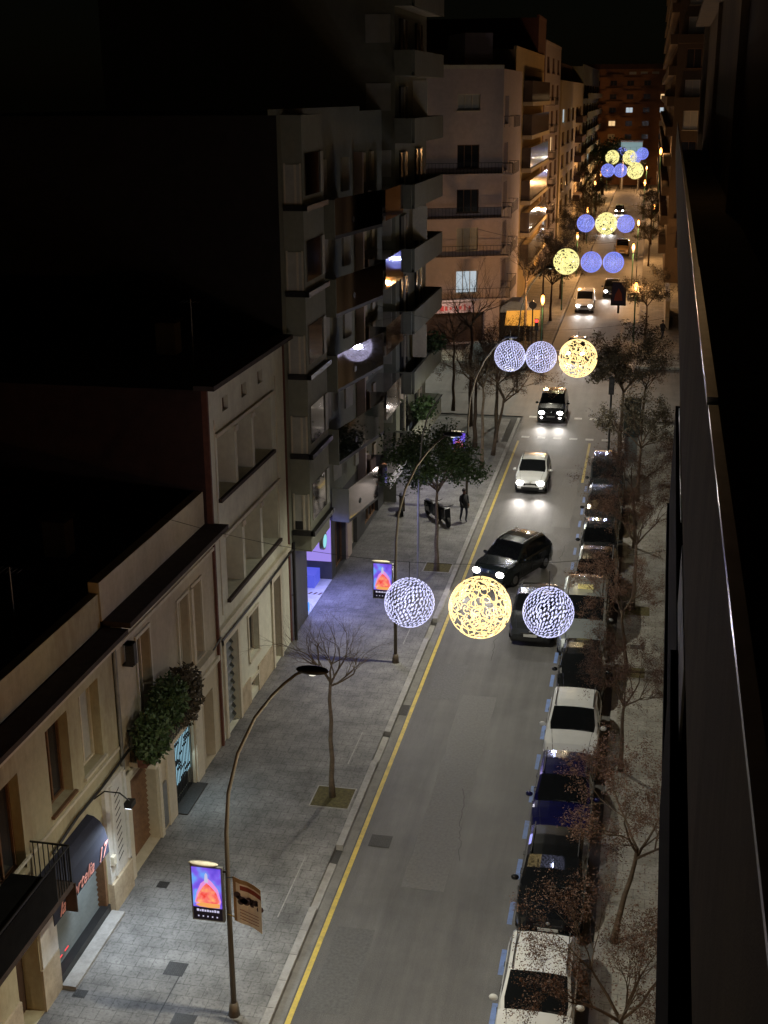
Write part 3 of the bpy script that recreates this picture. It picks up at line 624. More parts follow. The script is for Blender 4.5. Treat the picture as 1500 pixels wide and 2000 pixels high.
# ---- building D2 : taller block at the corner
D2 = thing('corner_tower_block', 'tallest dark apartment block on the left corner with stacked solid balconies', 'building', (-12.2, 63.2, 0))
FE = Fac(D2, (-12.2, 0, 0), (0, 1, 0), (1, 0, 0))
FE.wall(63.2, 72.2, 3.4, 30, [], M['greyD']); body(D2, -27, -12.2, 63.2, 72.2, 30, 'greyD', 'rooff')
q = MB(); q.box(-27, -12.3, 44.9, 58, 20.0, 20.0001); 
for k in range(9):
    zb = 2.95 + k * 3.08
    q = MB(); q.box(-12.197, -11.25, 63.0, 71.8, zb, zb + .15); q.box(-11.35, -11.2, 63.0, 71.8, zb, zb + 1.15); q.box(-12.197, -11.35, 62.9, 63.0, zb, zb + 1.15); q.box(-12.197, -11.35, 71.8, 71.9, zb, zb + 1.15)
    q.build('balcony', M['greyD'], D2)
    q = MB(); q.box(-13.6, -12.4, 63.1, 63.197, zb + 1.5, zb + 2.75); q.build('blind', M['pshutter'], D2)
    for ya in (64.2, 68.6):
        wv = MB().box(-12.197, -12.1, ya, ya + 1.8, zb + .2, zb + 2.6).build('window', M['glassw'], D2); MB().box(-12.1, -12.05, ya + .8, ya + .9, zb + .2, zb + 2.6).build('frame', M['trim'], wv)
    if k % 2: q = MB(); q.box(-12.0, -11.25, 66.9, 67.0, zb + 1.151, zb + 2.9); q.build('divider', M['trim'], D2)
for k, (yy, zz, lab) in enumerate(((69.5, 7.2, 'dark leafy plant spilling over a low balcony at the left corner'), (66.5, 4.2, 'dark plant on the lowest balcony of the corner block'))):
    pl = thing('balcony_plant', lab, 'plant', (-11.3, yy, zz)); q = MB(); leaves(q, rb, (-11.3, yy, zz + .3), (.7, 1.5, .6), 500, .15, .3, 0); q.build('foliage', M['leafdk'], pl)
    MB().box(-11.5, -11.36, yy - .6, yy + .6, zz - .3, zz).build('planter', M['blk'], pl)
# white awning and scooters by the lit shop
wa = thing('striped_shop_awning', 'pale violet shop awning beyond the grey tower, lit from below', 'awning', (-12.8, 58.5, 2.6))
MB().add([(-12.8, 58.5, 3.3), (-12.8, 63, 3.3), (-11.6, 63, 2.6), (-11.6, 58.5, 2.6), (-12.8, 58.5, 3.25), (-12.8, 63, 3.25), (-11.6, 63, 2.3), (-11.6, 58.5, 2.3)], [(0, 3, 2, 1), (4, 5, 6, 7), (0, 4, 7, 3), (1, 2, 6, 5), (3, 7, 6, 2)]).build('canvas', mat('pale_canvas', (.5, .5, .55), .8, .1, 5), wa)
sg = thing('shop_light_box', 'long pale violet light box sign on the corner building by the lamp post', 'sign', (-12.1, 66.5, 2.6))
MB().box(-12.05, -11.9, 63.5, 70.5, 2.55, 2.95).build('panel', emit('violet_panel', lin((175, 165, 235)), .55), sg); MB().box(-12.15, -12.05, 63.5, 70.5, 2.5, 3.0).build('casing', M['blk'], sg)
lamp('AREA', (.4, 0, -.1), 60, (.75, .7, 1), parent=sg, target=(1.6, 0, -2.4), size=(6, .4), name='sign_light')

# ---- E chamfered pink corner building
E_ = thing('pink_corner_building', 'pinkish chamfered corner building with wrapped balconies above a red shop sign', 'building', (-17.9, 105, 0))
dE = Vector((-12.85 + 17.9, 118.5 - 105.5, 0)); LE = dE.length; dE.normalize(); nE = Vector((dE.y, -dE.x, 0))
# fac facing the camera side: flatter face across the junction
FP = Fac(E_, (-18.6, 108.0, 0), (1, .42, 0), (.387, -.922, 0)); LW = 6.9
wins = []
for zz, kd in ((20.0, 'pale'), (15.7, 'glass'), (12.1, 'glass'), (8.95, 'pale'), (5.35, 'lit')): wins.append((3.0, 4.9, zz - (.65 if zz > 19 else .95), zz + (.65 if zz > 19 else .95), kd))
FP.wall(0, LW, 0, 22.6, [(a, b, c, d, .2) for a, b, c, d, k in wins] + [(.3, 5.6, .1, 2.7, .5)], M['pink'], .2)
for i, (a, b, c, d, k) in enumerate(wins):
    FP.window(a, b, c, d, k, .18, True, None, 2)
    if k != 'lit' or 1:
        if c < 17: FP.part('balcony_slab', 'pink', (-1.5, LW + .6, c - .55, c - .4, 0, 1.0)); FP.railing(-1.5, LW + .6, c - .4, .9, 1.0, 'balcony_railing', step=.3)
FP.part('shop_window', 'brownwood', (.3, 5.6, .1, 2.7, -.55, -.5))
FG = Fac(E_, (-18.6 + .922 * LW, 108.0 + .387 * LW, 0), (0, 1, 0), (1, 0, 0)); LG = 126 - (108 + .387 * LW)
FG.wall(0, LG, 0, 22.6, [(1.2, 4.2, z, z + 2.3, .5) for z in (1.0, 4.6, 7.9, 11.2, 14.4, 18.2)], M['pink'])
for z in (1.0, 4.6, 7.9, 11.2, 14.4, 18.2): FG.part('dark_bay', 'darkD', (1.2, 4.2, z, z + 2.3, -.55, -.5)); FG.railing(.4, 5.5, z - .2, .9, .9, 'balcony_railing', step=.4)
FP.part('side_return', 'pink', (-6, 0, 0, 22.6, -8, -.3)); q = MB(); q.box(-30, -12.3, 113, 126, 22.58, 22.62); q.build('roof', M['rooff'], E_)
FP.part('penthouse', 'pink', (4.4, 6.8, 22.62, 25.5, -9, -3.2)); FP.part('parapet', 'trim', (0, LW, 22.6, 22.9, -.2, .02))
ss = thing('red_shop_sign', 'red and cream patterned fascia sign over the dark shop of the pink corner building', 'sign', tuple(FP.p(3, 2.4, .3)))
q = MB(); FP.bx(q, .5, 4.6, 2.8, 3.65, .3, .42); q.build('board', mat('cream_sign', (.55, .4, .36), .7, .1, 4), ss)
q = MB(); rs = random.Random(8)
for k in range(9): a = .7 + k * .42; FP.bx(q, a, a + .12 + rs.random() * .2, 2.95 + rs.random() * .15, 3.3 + rs.random() * .2, .421, .43)
q.build('lettering', mat('red_letters', (.5, .06, .05), .7, .1, 4), ss)
lamp('AREA', tuple(Vector((.3, -1.5, 1.2))), 25, (1, .8, .75), parent=ss, target=(0, 0, 0), size=(3, .3), name='sign_light')
# ---- rest of left row
def block(name, label, y0, y1, h, m, x=BX, cols=3, lit=(), solid=True, fl=3.2, depth=14, bal=True, bands=None):
    r = thing(name, label, 'building', (x, y0, 0)); f = Fac(r, (x, 0, 0), (0, 1, 0), (1, 0, 0)); ops = []; n = int((h - 3.6) / fl); wd = (y1 - y0) / cols
    for i in range(n):
        for c in range(cols): a = y0 + wd * (c + .25); ops.append((a, a + wd * .5, 3.9 + i * fl, 3.9 + i * fl + 1.9))
    f.wall(y0, y1, 0, h, ops, M[m], .2); body(r, x - depth, x, y0, y1, h, m, 'rooff')
    for k, o in enumerate(ops): f.window(o[0], o[1], o[2], o[3], lit[k] if isinstance(lit, dict) and k in lit else 'glass', .18, True, None, 1)
    if bal:
        for i in range(n): f.part('balcony', bands or m, (y0 + wd * .1, y1 - wd * .1, 3.3 + i * fl, 3.42 + i * fl, 0, .9), (y0 + wd * .1, y1 - wd * .1, 3.42 + i * fl, 4.35 + i * fl, .82, .9))
    f.part('roof_edge', m, (y0, y1, h, h + .3, -.25, .04))
    return r, f
M['gal'] = mat('gallery_glass', (.10, .08, .07), .12, .3, .3, 0, spec=1.)
E2, f2 = block('ochre_gallery_building', 'tall ochre building with slanting glazed galleries reflecting the garland light', 126, 158, 24.6, 'ochre', cols=5, bal=False)
for i in range(6): f2.part('glazed_gallery', 'gal', (134, 156, 3.9 + i * 3.2, 5.9 + i * 3.2, .003, .9)); f2.part('gallery_slab', 'cream', (133.5, 156.5, 3.5 + i * 3.2, 3.9 + i * 3.2, .003, 1.0))
E3, f3 = block('brown_attic_building', 'brown brick upper block rising behind the ochre gallery building', 150, 160, 28.6, 'brickred', x=-12.9, cols=2, bal=False)
F1, f4 = block('pale_lilac_building', 'pale lilac rendered building with one white lit window low down', 160.2, 186, 26.4, 'lilac', cols=3, lit={0: 'lit', 10: 'warm'}, bal=False)
for i in range(6): f4.part('balcony', 'lilac', (163, 168, 3.3 + i * 3.2, 3.4 + i * 3.2, 0, 1.1)); f4.railing(163, 168, 3.4 + i * 3.2, .9, 1.1, 'balcony_railing', step=.5)
G1, f5 = block('cream_building', 'cream rendered building with small square windows and dark stacked balconies', 190, 247, 22.2, 'cream', cols=5, lit={20: 'lit'}, bal=False)
for i in range(5): f5.part('balcony', 'brownwood', (226, 240, 3.3 + i * 3.2, 4.3 + i * 3.2, 0, 1.2))
H1, f6 = block('greenish_building', 'greenish grey building at the far end of the left row', 247.3, 315, 25.5, 'greyD', cols=6, lit={8: 'lit', 3: 'warm'}, fl=3.3)
dk = thing('dark_rooftop_block', 'dark brick block rising behind the cream building', 'building', (-16, 205, 0)); q = MB(); q.box(-30, -14.5, 205, 240, 22.3, 25.3); q.build('wall', M['fard'], dk)
MB().box(-20, -19.4, 215, 215.6, 25.3, 26.4).build('chimney', M['fard'], dk)

# ---- far building closing the street
FB2 = thing('far_apartment_block', 'wide brown apartment block closing the far end of the street with a few lit windows', 'building', (-5, 320, 0))
ff = Fac(FB2, (-16, 320, 0), (1, 0, 0), (0, -1, 0)); rf = random.Random(4); ops = []; kinds = {}
for i in range(7):
    for c in range(6): ops.append((1.6 + c * 3.9, 3.2 + c * 3.9, 4.5 + i * 3.0, 5.7 + i * 3.0))
for k in ((5, 4, 'warm'), (4, 2, 'lit'), (4, 4, 'lit'), (3, 4, 'pale'), (2, 1, 'pale'), (3, 1, 'warm')): kinds[k[0] * 6 + k[1]] = k[2]
ff.wall(0, 24, 0, 26.2, ops, M['farb'], .3)
for k, o in enumerate(ops): ff.window(o[0], o[1], o[2], o[3], kinds.get(k, 'glass'), .25, False, None, 1)
for i in range(8): ff.part('balcony_band', 'farb', (.5, 23.5, 3.3 + i * 3.0, 3.5 + i * 3.0, .003, .3)); ff.part('balcony_front', 'farb', (4.7, 8.6, 3.5 + i * 3.0, 4.1 + i * 3.0, .003, .3), (12.6, 16.4, 3.5 + i * 3.0, 4.1 + i * 3.0, .003, .3))
ff.part('attic', 'fard', (0, 24, 26.2, 27.3, -3, .3)); ff.part('attic_window', 'pshutter', *[(2 + k * 2.6, 3.6 + k * 2.6, 25.0, 25.6, .01, .1) for k in range(3, 6)]); body(FB2, -16, 8, 320.4, 332, 26.2, 'farb', 'rooff')
for z in (6, 12, 18, 23): lamp('POINT', (1 if z % 4 else 5, -9, z), 350, (1, .45, .1), .4, FB2, name='facade_glow') if False else None
ca = thing('lit_canopy', 'pale cyan lit petrol station canopy under the far apartment block', 'canopy', (-4.6, 300, 8.5))
MB().box(-6.8, -2.2, 298, 304, 8.6, 10.6).build('fascia', emit('canopy_face', lin((150, 185, 190)), .55), ca); MB().box(-6.9, -2.1, 297.9, 304.1, 10.6, 10.9).build('roof', M['metal'], ca)
for x in (-6.3, -2.7): MB().cyl((x, 301, 0), .2, 8.6).build('post', M['metal'], ca)

# ================================================================== RIGHT SIDE
OWN = bpy.data.objects.new('own_apartment_building', None); COL.objects.link(OWN); OWN.rotation_euler = (0, 0, -R(.77))
tag(OWN, 'dark apartment building along the right edge, seen along its balcony parapets', 'building')
def ob(name, m, *boxes, **kw):
    for b in boxes: o = MB().box(*b).build(name, M[m], OWN, local=True, **kw)
    return o
Z0 = EYE
ob('facade_wall', 'ownw', (1.65, 2.2, -4, 76, 0, Z0 + 22))
ob('parapet', 'ownp', (.25, .285, -3, 74, Z0 - 2.85, Z0 - 1.42)); ob('parapet_cap', 'cap', (.24, .292, 6.2, 11.2, Z0 - 1.42, Z0 - 1.38), (.245, .29, 11.3, 74, Z0 - 1.42, Z0 - 1.395), (.245, .29, -3, 6.1, Z0 - 1.42, Z0 - 1.395))
ob('balcony_slab', 'ownp', (.25, 1.65, -3, 74, Z0 - 3.05, Z0 - 2.85))
ob('lower_parapet', 'matblk', (.30, .4, 10.4, 19.5, Z0 - 6.05, Z0 - 4.5), (.25, .35, -3, 10.3, Z0 - 6.05, Z0 - 4.5)); ob('lower_balcony_slab', 'matblk', (.27, 1.65, -3, 19.5, Z0 - 6.25, Z0 - 6.05))
ob('green_glass_screen', mat_ := 'pshutter', (.31, .33, 8.6, 9.9, Z0 - 4.48, Z0 - 3.9), (.31, .33, 10.0, 11.3, Z0 - 4.48, Z0 - 3.9)); ob('white_blind_edge', 'cap', (.29, .30, 11.5, 16, Z0 - 3.75, Z0 - 3.72))
ob('facade_pilaster', 'ownw', (1.45, 1.647, 16, 16.4, 0, Z0 + 20), (1.45, 1.647, 34, 34.5, 0, Z0 + 20), (1.4, 1.647, 75.4, 76, 0, Z0 + 20), (1.5, 1.647, 55, 55.5, 0, Z0 + 20))
ob('upper_slab', 'ownw', (.9, 1.64, 7, 74, Z0 + 3.4, Z0 + 3.6))
q = MB(); q.ell((1.25, 9.6, Z0 - .5), .06, .12, .07); q.build('wall_lamp', M['blk'], OWN, local=True)
q = MB()
for yy in range(4, 74, 7): q.box(1.6, 1.648, yy, yy + 2.2, .3, 2.8)
q.build('ground_window', M['glassw'], OWN, local=True)
ob('pale_sign_panel', 'trim', (1.3, 1.6, 49, 52, .2, 2.6))
lamp('POINT', (1.2, 38, Z0 + 3.1), 16, (1, .6, .26), .1, OWN, name='added_wall_light'); ob('added_light_fitting', 'cap', (1.05, 1.35, 37.8, 38.2, Z0 + 3.3, Z0 + 3.398))  # unseen lamp and fitting, added to warm the dark facade wall
R1 = thing('right_far_building', 'tall brown building on the right beyond the side street with stacked balconies', 'building', (2.1, 150, 0))
fr = Fac(R1, (2.1, 150, 0), (1, 0, 0), (0, -1, 0)); rops = [(1.0, 2.6, 4 + i * 3.2, 6 + i * 3.2) for i in range(12)]
fr.wall(0, 12, 0, 48, rops, M['r1w'], .2)
for k, o in enumerate(rops): fr.window(o[0], o[1], o[2], o[3], 'pale' if k % 3 else 'glass', .18, True)
for i in range(12): fr.part('balcony', 'r1w', (.1, 4.5, 3.3 + i * 3.2, 3.45 + i * 3.2, 0, 1.2), (.1, 4.5, 3.45 + i * 3.2, 4.2 + i * 3.2, 1.1, 1.2)) if i % 2 else None
fs_ = Fac(R1, (2.1, 0, 0), (0, 1, 0), (-1, 0, 0)); q = MB(); q.box(2.1, 14, 150.01, 320, 47.9, 48); q.build('roof', M['rooff'], R1)
sops = [(154 + c * 9, 157 + c * 9, 4 + i * 3.2, 6 + i * 3.2) for i in range(12) for c in range(5)]; fs_.wall(150, 320, 0, 48, sops, M['r1w'], .2)
for i in range(12): fs_.part('balcony', 'r1w', (151, 300, 3.3 + i * 3.2, 4.3 + i * 3.2, .003, .8))
gw = thing('garden_wall', 'low tan boundary wall on the right pavement across the junction', 'wall', (2.0, 118, 0)); MB().box(2.0, 2.35, 119, 131, KH, 2.6).build('wall', M['cream'], gw); MB().box(1.95, 2.4, 118.95, 131.05, 2.6, 2.7).build('coping', M['trim'], gw)

# ================================================================== STREET LAMPS
LW_ = (.98, .93, .76)
def street_lamp(y, label, on=1., x=-8.45):
    r = thing('street_lamp', label, 'street lamp', (x, y, KH), group='curved lamp posts on the left pavement')
    P = [(x, y, KH), (x, y, 3.2), (x + .03, y, 5.0), (x + .12, y, 6.0), (x + .38, y, 7.0), (x + .8, y, 7.9), (x + 1.2, y, 8.45), (x + 1.5, y, 8.78), (x + 1.75, y, 9.0), (x + 1.95, y, 9.1)]
    rad = [.07, .06, .05, .043, .039, .036, .034, .032, .031, .03]
    MB().tube(P, rad, 12).build('pole', M['polem'], r, True)
    MB().cyl((x, y, KH), .14, .35, 14, r2=.1).build('base_collar', M['polem'], r, True)
    MB().ell((x + 2.1, y, 9.12), .36, .15, .09, 16, 8).build('lamp_head', M['blk'], r, True)
    MB().cyl((x + 2.1, y, 9.02), .08, .02, 16).build('lens', emit('lamp_lens', LW_, 1.2), r)
    lamp('SPOT', (2.1, 0, 8.85), 2500 * on, LW_ if y > 10 else (1, .78, .52), .12, r, (4.3, 0, 0), R(172), .8)
    return r
street_lamp(23.6, 'curved brown lamp post in the foreground carrying a lit poster and a paper banner')
street_lamp(43.5, 'curved lamp post behind the garland carrying a smaller lit poster', 1.1)
street_lamp(63.0, 'curved lamp post rising behind the dense green tree', 1.1)
street_lamp(3.5, 'curved lamp post just outside the bottom of the picture', 2.3)
street_lamp(90.5, 'curved lamp post far off behind the bare trees at the junction', 1.6, -8.6)
sl_ = thing('side_street_lamp', 'lamp post standing in the side street behind the corner block', 'street lamp', (-21, 100.6, KH)); MB().tube([(-21, 100.6, KH), (-21, 100.6, 7.6), (-20.9, 99.6, 8.1), (-20.9, 98.6, 8.1)], [.08, .05, .04, .04], 8).build('pole', M['polem'], sl_)
MB().ell((-20.9, 98.3, 8.1), .18, .45, .1).build('lamp_head', M['blk'], sl_, True); lamp('SPOT', (.1, -2.3, 7.8), 3600, (.95, 1, .85), .15, sl_, (2.5, -6.5, 0), R(165), .6)
# thin pole next to lamp 2
tp = thing('thin_pole', 'thin grey curved pole between the second lamp post and the green tree', 'pole', (-9.0, 51.6, KH)); MB().tube([(-9.0, 51.6, KH), (-9.0, 51.6, 4), (-8.95, 51.6, 5.5), (-8.85, 51.6, 6.8), (-8.6, 51.6, 7.8), (-8.0, 51.6, 8.7)], [.05, .045, .04, .035, .03, .025], 8).build('shaft', M['metal'], tp)
MB().cyl((-9.0, 51.6, KH), .09, .2, 12).build('foot', M['metal'], tp)

# lit poster box
def poster_mat():
    m = bpy.data.materials.new('poster_sky'); m.use_nodes = True; t = m.node_tree; b = t.nodes['Principled BSDF']; b.inputs['Base Color'].default_value = (.02, .02, .05, 1)
    tc = t.nodes.new('ShaderNodeTexCoord'); n = t.nodes.new('ShaderNodeTexNoise'); n.inputs['Scale'].default_value = 3.2; n.inputs['Detail'].default_value = 1.5
    t.links.new(tc.outputs['Object'], n.inputs['Vector']); r = t.nodes.new('ShaderNodeValToRGB'); e = r.color_ramp.elements
    e[0].position = .35; e[0].color = lin((95, 70, 215)) + (1,); e[1].position = .65; e[1].color = lin((110, 170, 255)) + (1,); x = e.new(.5); x.color = lin((130, 95, 240)) + (1,)
    t.links.new(n.outputs[0], r.inputs[0]); t.links.new(r.outputs[0], b.inputs['Emission Color']); b.inputs['Emission Strength'].default_value = .95
    m.cycles.emission_sampling = 'NONE'; return m
def flame_mat():
    m = bpy.data.materials.new('poster_flame'); m.use_nodes = True; t = m.node_tree; b = t.nodes['Principled BSDF']; b.inputs['Base Color'].default_value = (.05, .02, .02, 1)
    tc = t.nodes.new('ShaderNodeTexCoord'); n = t.nodes.new('ShaderNodeTexNoise'); n.inputs['Scale'].default_value = 5; n.inputs['Detail'].default_value = 2
    t.links.new(tc.outputs['Object'], n.inputs['Vector']); r = t.nodes.new('ShaderNodeValToRGB'); e = r.color_ramp.elements
    e[0].position = .35; e[0].color = lin((240, 60, 50)) + (1,); e[1].position = .68; e[1].color = lin((255, 190, 110)) + (1,); x = e.new(.5); x.color = lin((250, 120, 110)) + (1,)
    t.links.new(n.outputs[0], r.inputs[0]); t.links.new(r.outputs[0], b.inputs['Emission Color']); b.inputs['Emission Strength'].default_value = 1.
    m.cycles.emission_sampling = 'NONE'; return m
M['pos'] = poster_mat(); M['flm'] = flame_mat(); M['pospink'] = emit('poster_pink', lin((235, 150, 225)), .95); M['poswh'] = emit('poster_white', lin((220, 215, 250)), .8); M['posor'] = emit('poster_orange', lin((255, 175, 95)), .9); M['posnv'] = mat('poster_navy', (.03, .025, .08), .5, .1, 5)
def poster(y, label):
    x0, x1, z0, z1 = -9.24, -8.56, 2.85, 4.12
    r = thing('lit_poster', label, 'poster', (-8.95, y, z0)); yf = y - .09
    MB().box(x0 - .04, x1 + .04, y - .08, y + .02, z0 - .12, z1 + .03).build('case', M['metal'], r)
    def face(z, pts, name, m, dy=0): MB().prism(pts, (1, 0, 0), (0, 0, 1), (0, -.004, 0), (x0, yf - dy, z0)).build(name, M[m], r)
    W = x1 - x0; Hh = z1 - z0
    face(0, [(0, .24), (W, .24), (W, Hh), (0, Hh)], 'sky_panel', 'pos')
    face(0, [(0, -.08), (W, -.08), (W, .235), (0, .235)], 'caption_panel', 'posnv')
    face(0, [(.04, .36), (.10, .62), (.2, .86), (.30, .95), (.38, 1.0), (.47, .92), (.6, .74), (.67, .42), (.62, .3), (.35, .28), (.1, .3)], 'pink_glow', 'pospink', .005)
    face(0, [(.07, .38), (.14, .6), (.25, .78), (.34, .88), (.42, .82), (.56, .66), (.63, .42), (.58, .34), (.3, .32)], 'flame_figure', 'flm', .010)
    face(0, [(.29, .9), (.31, 1.1), (.34, 1.15), (.37, 1.1), (.38, .9)], 'bright_tip', 'poswh', .010)
    face(0, [(.06, .3), (.2, .37), (.42, .36), (.64, .37), (.63, .26), (.4, .25), (.15, .26)], 'orange_base', 'posor', .015)
    q = MB(); rp = random.Random(2)
    a = .08
    while a < .62: ww = .02 + rp.random() * .035; q.box(x0 + a, x0 + a + ww, yf - .012, yf - .006, z0 + .13, z0 + .17 + rp.random() * .02); a += ww + .018
    a = .1
    while a < .6: q.box(x0 + a, x0 + a + .03, yf - .012, yf - .006, z0 - .01, z0 + .02); a += .11
    q.build('caption_marks', M['poswh'], r)
    MB().ell((-8.98, y - .03, z1 + .07), .36, .1, .05, 16, 6).build('top_cover', M['trim'], r, True)
    MB().box(x1 + .04, x1 + .12, y - .05, y - .01, z1 - .1, z1 - .05).build('bracket', M['blk'], r)
    lamp('AREA', (0, -.15, .6), 9, (.7, .55, 1), parent=r, target=(0, -1, .6), size=(.6, 1.1), name='poster_glow')
    return r
poster(23.55, 'lit purple poster with a flame like figure on the nearest lamp post')
poster(43.45, 'smaller lit purple poster with a flame like figure beside the left white ball')
poster(63.0, 'small far lit purple poster above the dense green tree')
bn = thing('paper_banner', 'curled brown and cream paper banner fixed on the right of the nearest lamp post', 'banner', (-8.0, 23.6, 2.6))
xs = [-8.3, -8.13, -7.96, -7.79, -7.62]; ys = [23.52, 23.49, 23.51, 23.47, 23.40]; dz = [0, -.05, -.1, -.15, -.21]
def bq(i, a, b, off): return [(xs[i], ys[i] + off, a + dz[i]), (xs[i + 1], ys[i + 1] + off, a + dz[i + 1]), (xs[i + 1], ys[i + 1] + off, b + dz[i + 1]), (xs[i], ys[i] + off, b + dz[i])]
M['bcream'] = mat('banner_cream', (.8, .76, .68), .8, .12, 6); M['btan'] = mat('banner_tan', (.34, .22, .11), .8, .15, 6); M['bred'] = mat('banner_red', (.25, .05, .03), .8, .1, 6); M['bplum'] = mat('banner_plum', (.06, .04, .05), .8, .5, 14)
q = MB()
for i in range(4): q.quad(*bq(i, 2.8, 3.95, 0)); q.quad(*[(a, b + .006, c) for a, b, c in bq(i, 2.8, 3.95, 0)][::-1])
q.build('sheet', M['bcream'], bn)
q = MB()
for i in range(4): q.quad(*bq(i, 3.84, 3.95, -.004))
q.quad(*[(xs[0], ys[0] - .004, 2.8), (xs[0] + .07, ys[0] - .016, 2.78), (xs[0] + .07, ys[0] - .016, 3.82), (xs[0], ys[0] - .004, 3.84)]); q.build('tan_border', M['btan'], bn)
q = MB()
for i in (1, 2, 3): q.quad(*bq(i, 3.68, 3.8, -.005))
q.build('red_title_band', M['bred'], bn)
q = MB(); rp = random.Random(6)
for k in range(13): cx = -8.2 + k * .045; zc = 3.45 - (k * .015) + rp.uniform(-.08, .08); yy = ys[min(4, int((cx + 8.3) / .17))] - .03; q.tube([(cx, yy, zc), (cx, yy - .004, zc)], rp.uniform(.05, .09), 10)
q.build('dark_fruit_picture', M['bplum'], bn)
q = MB()
for k in range(4): q.add([(-8.15, 23.485, 3.12 - k * .08), (-7.7, 23.425, 3.0 - k * .08), (-7.7, 23.425, 3.015 - k * .08), (-8.15, 23.485, 3.135 - k * .08)], [(0, 1, 2, 3)])
q.build('text_lines', M['bred'], bn)
MB().tube([(-8.45, 23.5, 3.9), (-8.28, 23.5, 3.93)], .012, 6).build('tie', M['blk'], bn); MB().tube([(-8.45, 23.5, 2.95), (-8.28, 23.5, 2.9)], .012, 6).build('tie', M['yellow'], bn)

# ================================================================== LIGHT BALLS
def squiggle_ball(r=.78, seed=7, n=84, tr=.0135, seg=30):
    """meandering light rope loops, evenly seeded over the sphere"""
    rnd = random.Random(seed); q = MB()
    for k in range(n):
        z = 1 - 2 * (k + .5) / n; a = k * 2.39996 + rnd.uniform(-.15, .15); s_ = math.sqrt(1 - z * z); d = Vector((s_ * math.cos(a), s_ * math.sin(a), z))
        t = d.orthogonal().normalized(); t = Matrix.Rotation(rnd.random() * 6.28, 3, d) @ t
        pts = []; ph = rnd.choice((0, PI / 2, PI)); amp = rnd.uniform(.46, .62); f = rnd.uniform(.36, .46)
        for i in range(seg):
            pts.append(d * r); a = amp * math.sin(ph + i * f)
            t = Matrix.Rotation(a, 3, d) @ t; ax = d.cross(t); d = (Matrix.Rotation(.058, 3, ax) @ d).normalized(); t = (t - t.dot(d) * d).normalized()
        q.tube(pts, tr, 5)
    return q
def dash_ball(r=.63, seed=1, n=420):
    rnd = random.Random(seed); q = MB(); ax = Matrix.Rotation(R(28), 3, 'Y')
    for k in range(n):
        z = 1 - 2 * (k + .5) / n; a = k * 2.39996; s = math.sqrt(1 - z * z); d = ax @ Vector((s * math.cos(a), s * math.sin(a), z))
        up = ax @ Vector((0, 0, 1)); t = (up - up.dot(d) * d)
        if t.length < .05: continue
        t.normalize(); b = d.cross(t); p = d * r; l = rnd.uniform(.03, .052); w_ = .015
        q.add([p - t * l - b * w_, p - t * l + b * w_, p + t * l + b * w_, p + t * l - b * w_, p - t * l + d * .012, p + t * l + d * .012], [(0, 1, 4), (1, 2, 5, 4), (2, 3, 5), (3, 0, 4, 5), (3, 2, 1, 0)])
    return q
def rings(r, n=8):
    q = MB()
    for k in range(n):
        a = PI * k / n; q.tube([(r * math.cos(t) * math.cos(a), r * math.cos(t) * math.sin(a), r * math.sin(t)) for t in [2 * PI * i / 24 for i in range(24)]], .005, 4, closed=True)
    for z in (-.75, -.4, 0, .4, .75):
        s = r * math.sqrt(1 - z * z); q.tube([(s * math.cos(t), s * math.sin(t), r * z) for t in [2 * PI * i / 24 for i in range(24)]], .005, 4, closed=True)
    return q
def ball_proto(kind, far=False):
    y = kind == 'y'; r = thing('light_ball', 'x', 'light ball')
    rings(.77 if y else .62).build('wire_frame', M['blk'], r)
    if y: (squiggle_ball() if not far else squiggle_ball(seed=3, n=72, tr=.024)).build('light_rope', M['ledyf' if far else 'ledy'], r)
    else: (dash_ball() if not far else dash_ball(n=700, seed=2)).build('led_lights', M['ledb' if far else 'ledw'], r)
    MB().tube([(0, 0, .6 if not y else .76), (0, 0, 1.1)], .012, 5).build('hanger', M['blk'], r)
    lamp('POINT', (0, 0, 0), 230 if y else 170, (1, .82, .5) if y else (.6, .66, 1), .1, r, name='ball_light')
    return r
P_y, P_w, P_yf, P_wf = ball_proto('y'), ball_proto('w'), ball_proto('y', True), ball_proto('w', True)
U = {id(p): [False] for p in (P_y, P_w, P_yf, P_wf)}
def ball(kind, far, x, y, z, s, label):
    p = {('y', 0): P_y, ('w', 0): P_w, ('y', 1): P_yf, ('w', 1): P_wf}[(kind, far)]
    return put(p, U[id(p)], (x, y, z), (x * 37) % 6.28 * 0 + .4 * (x % 3), s, label, 'light balls strung across the street')
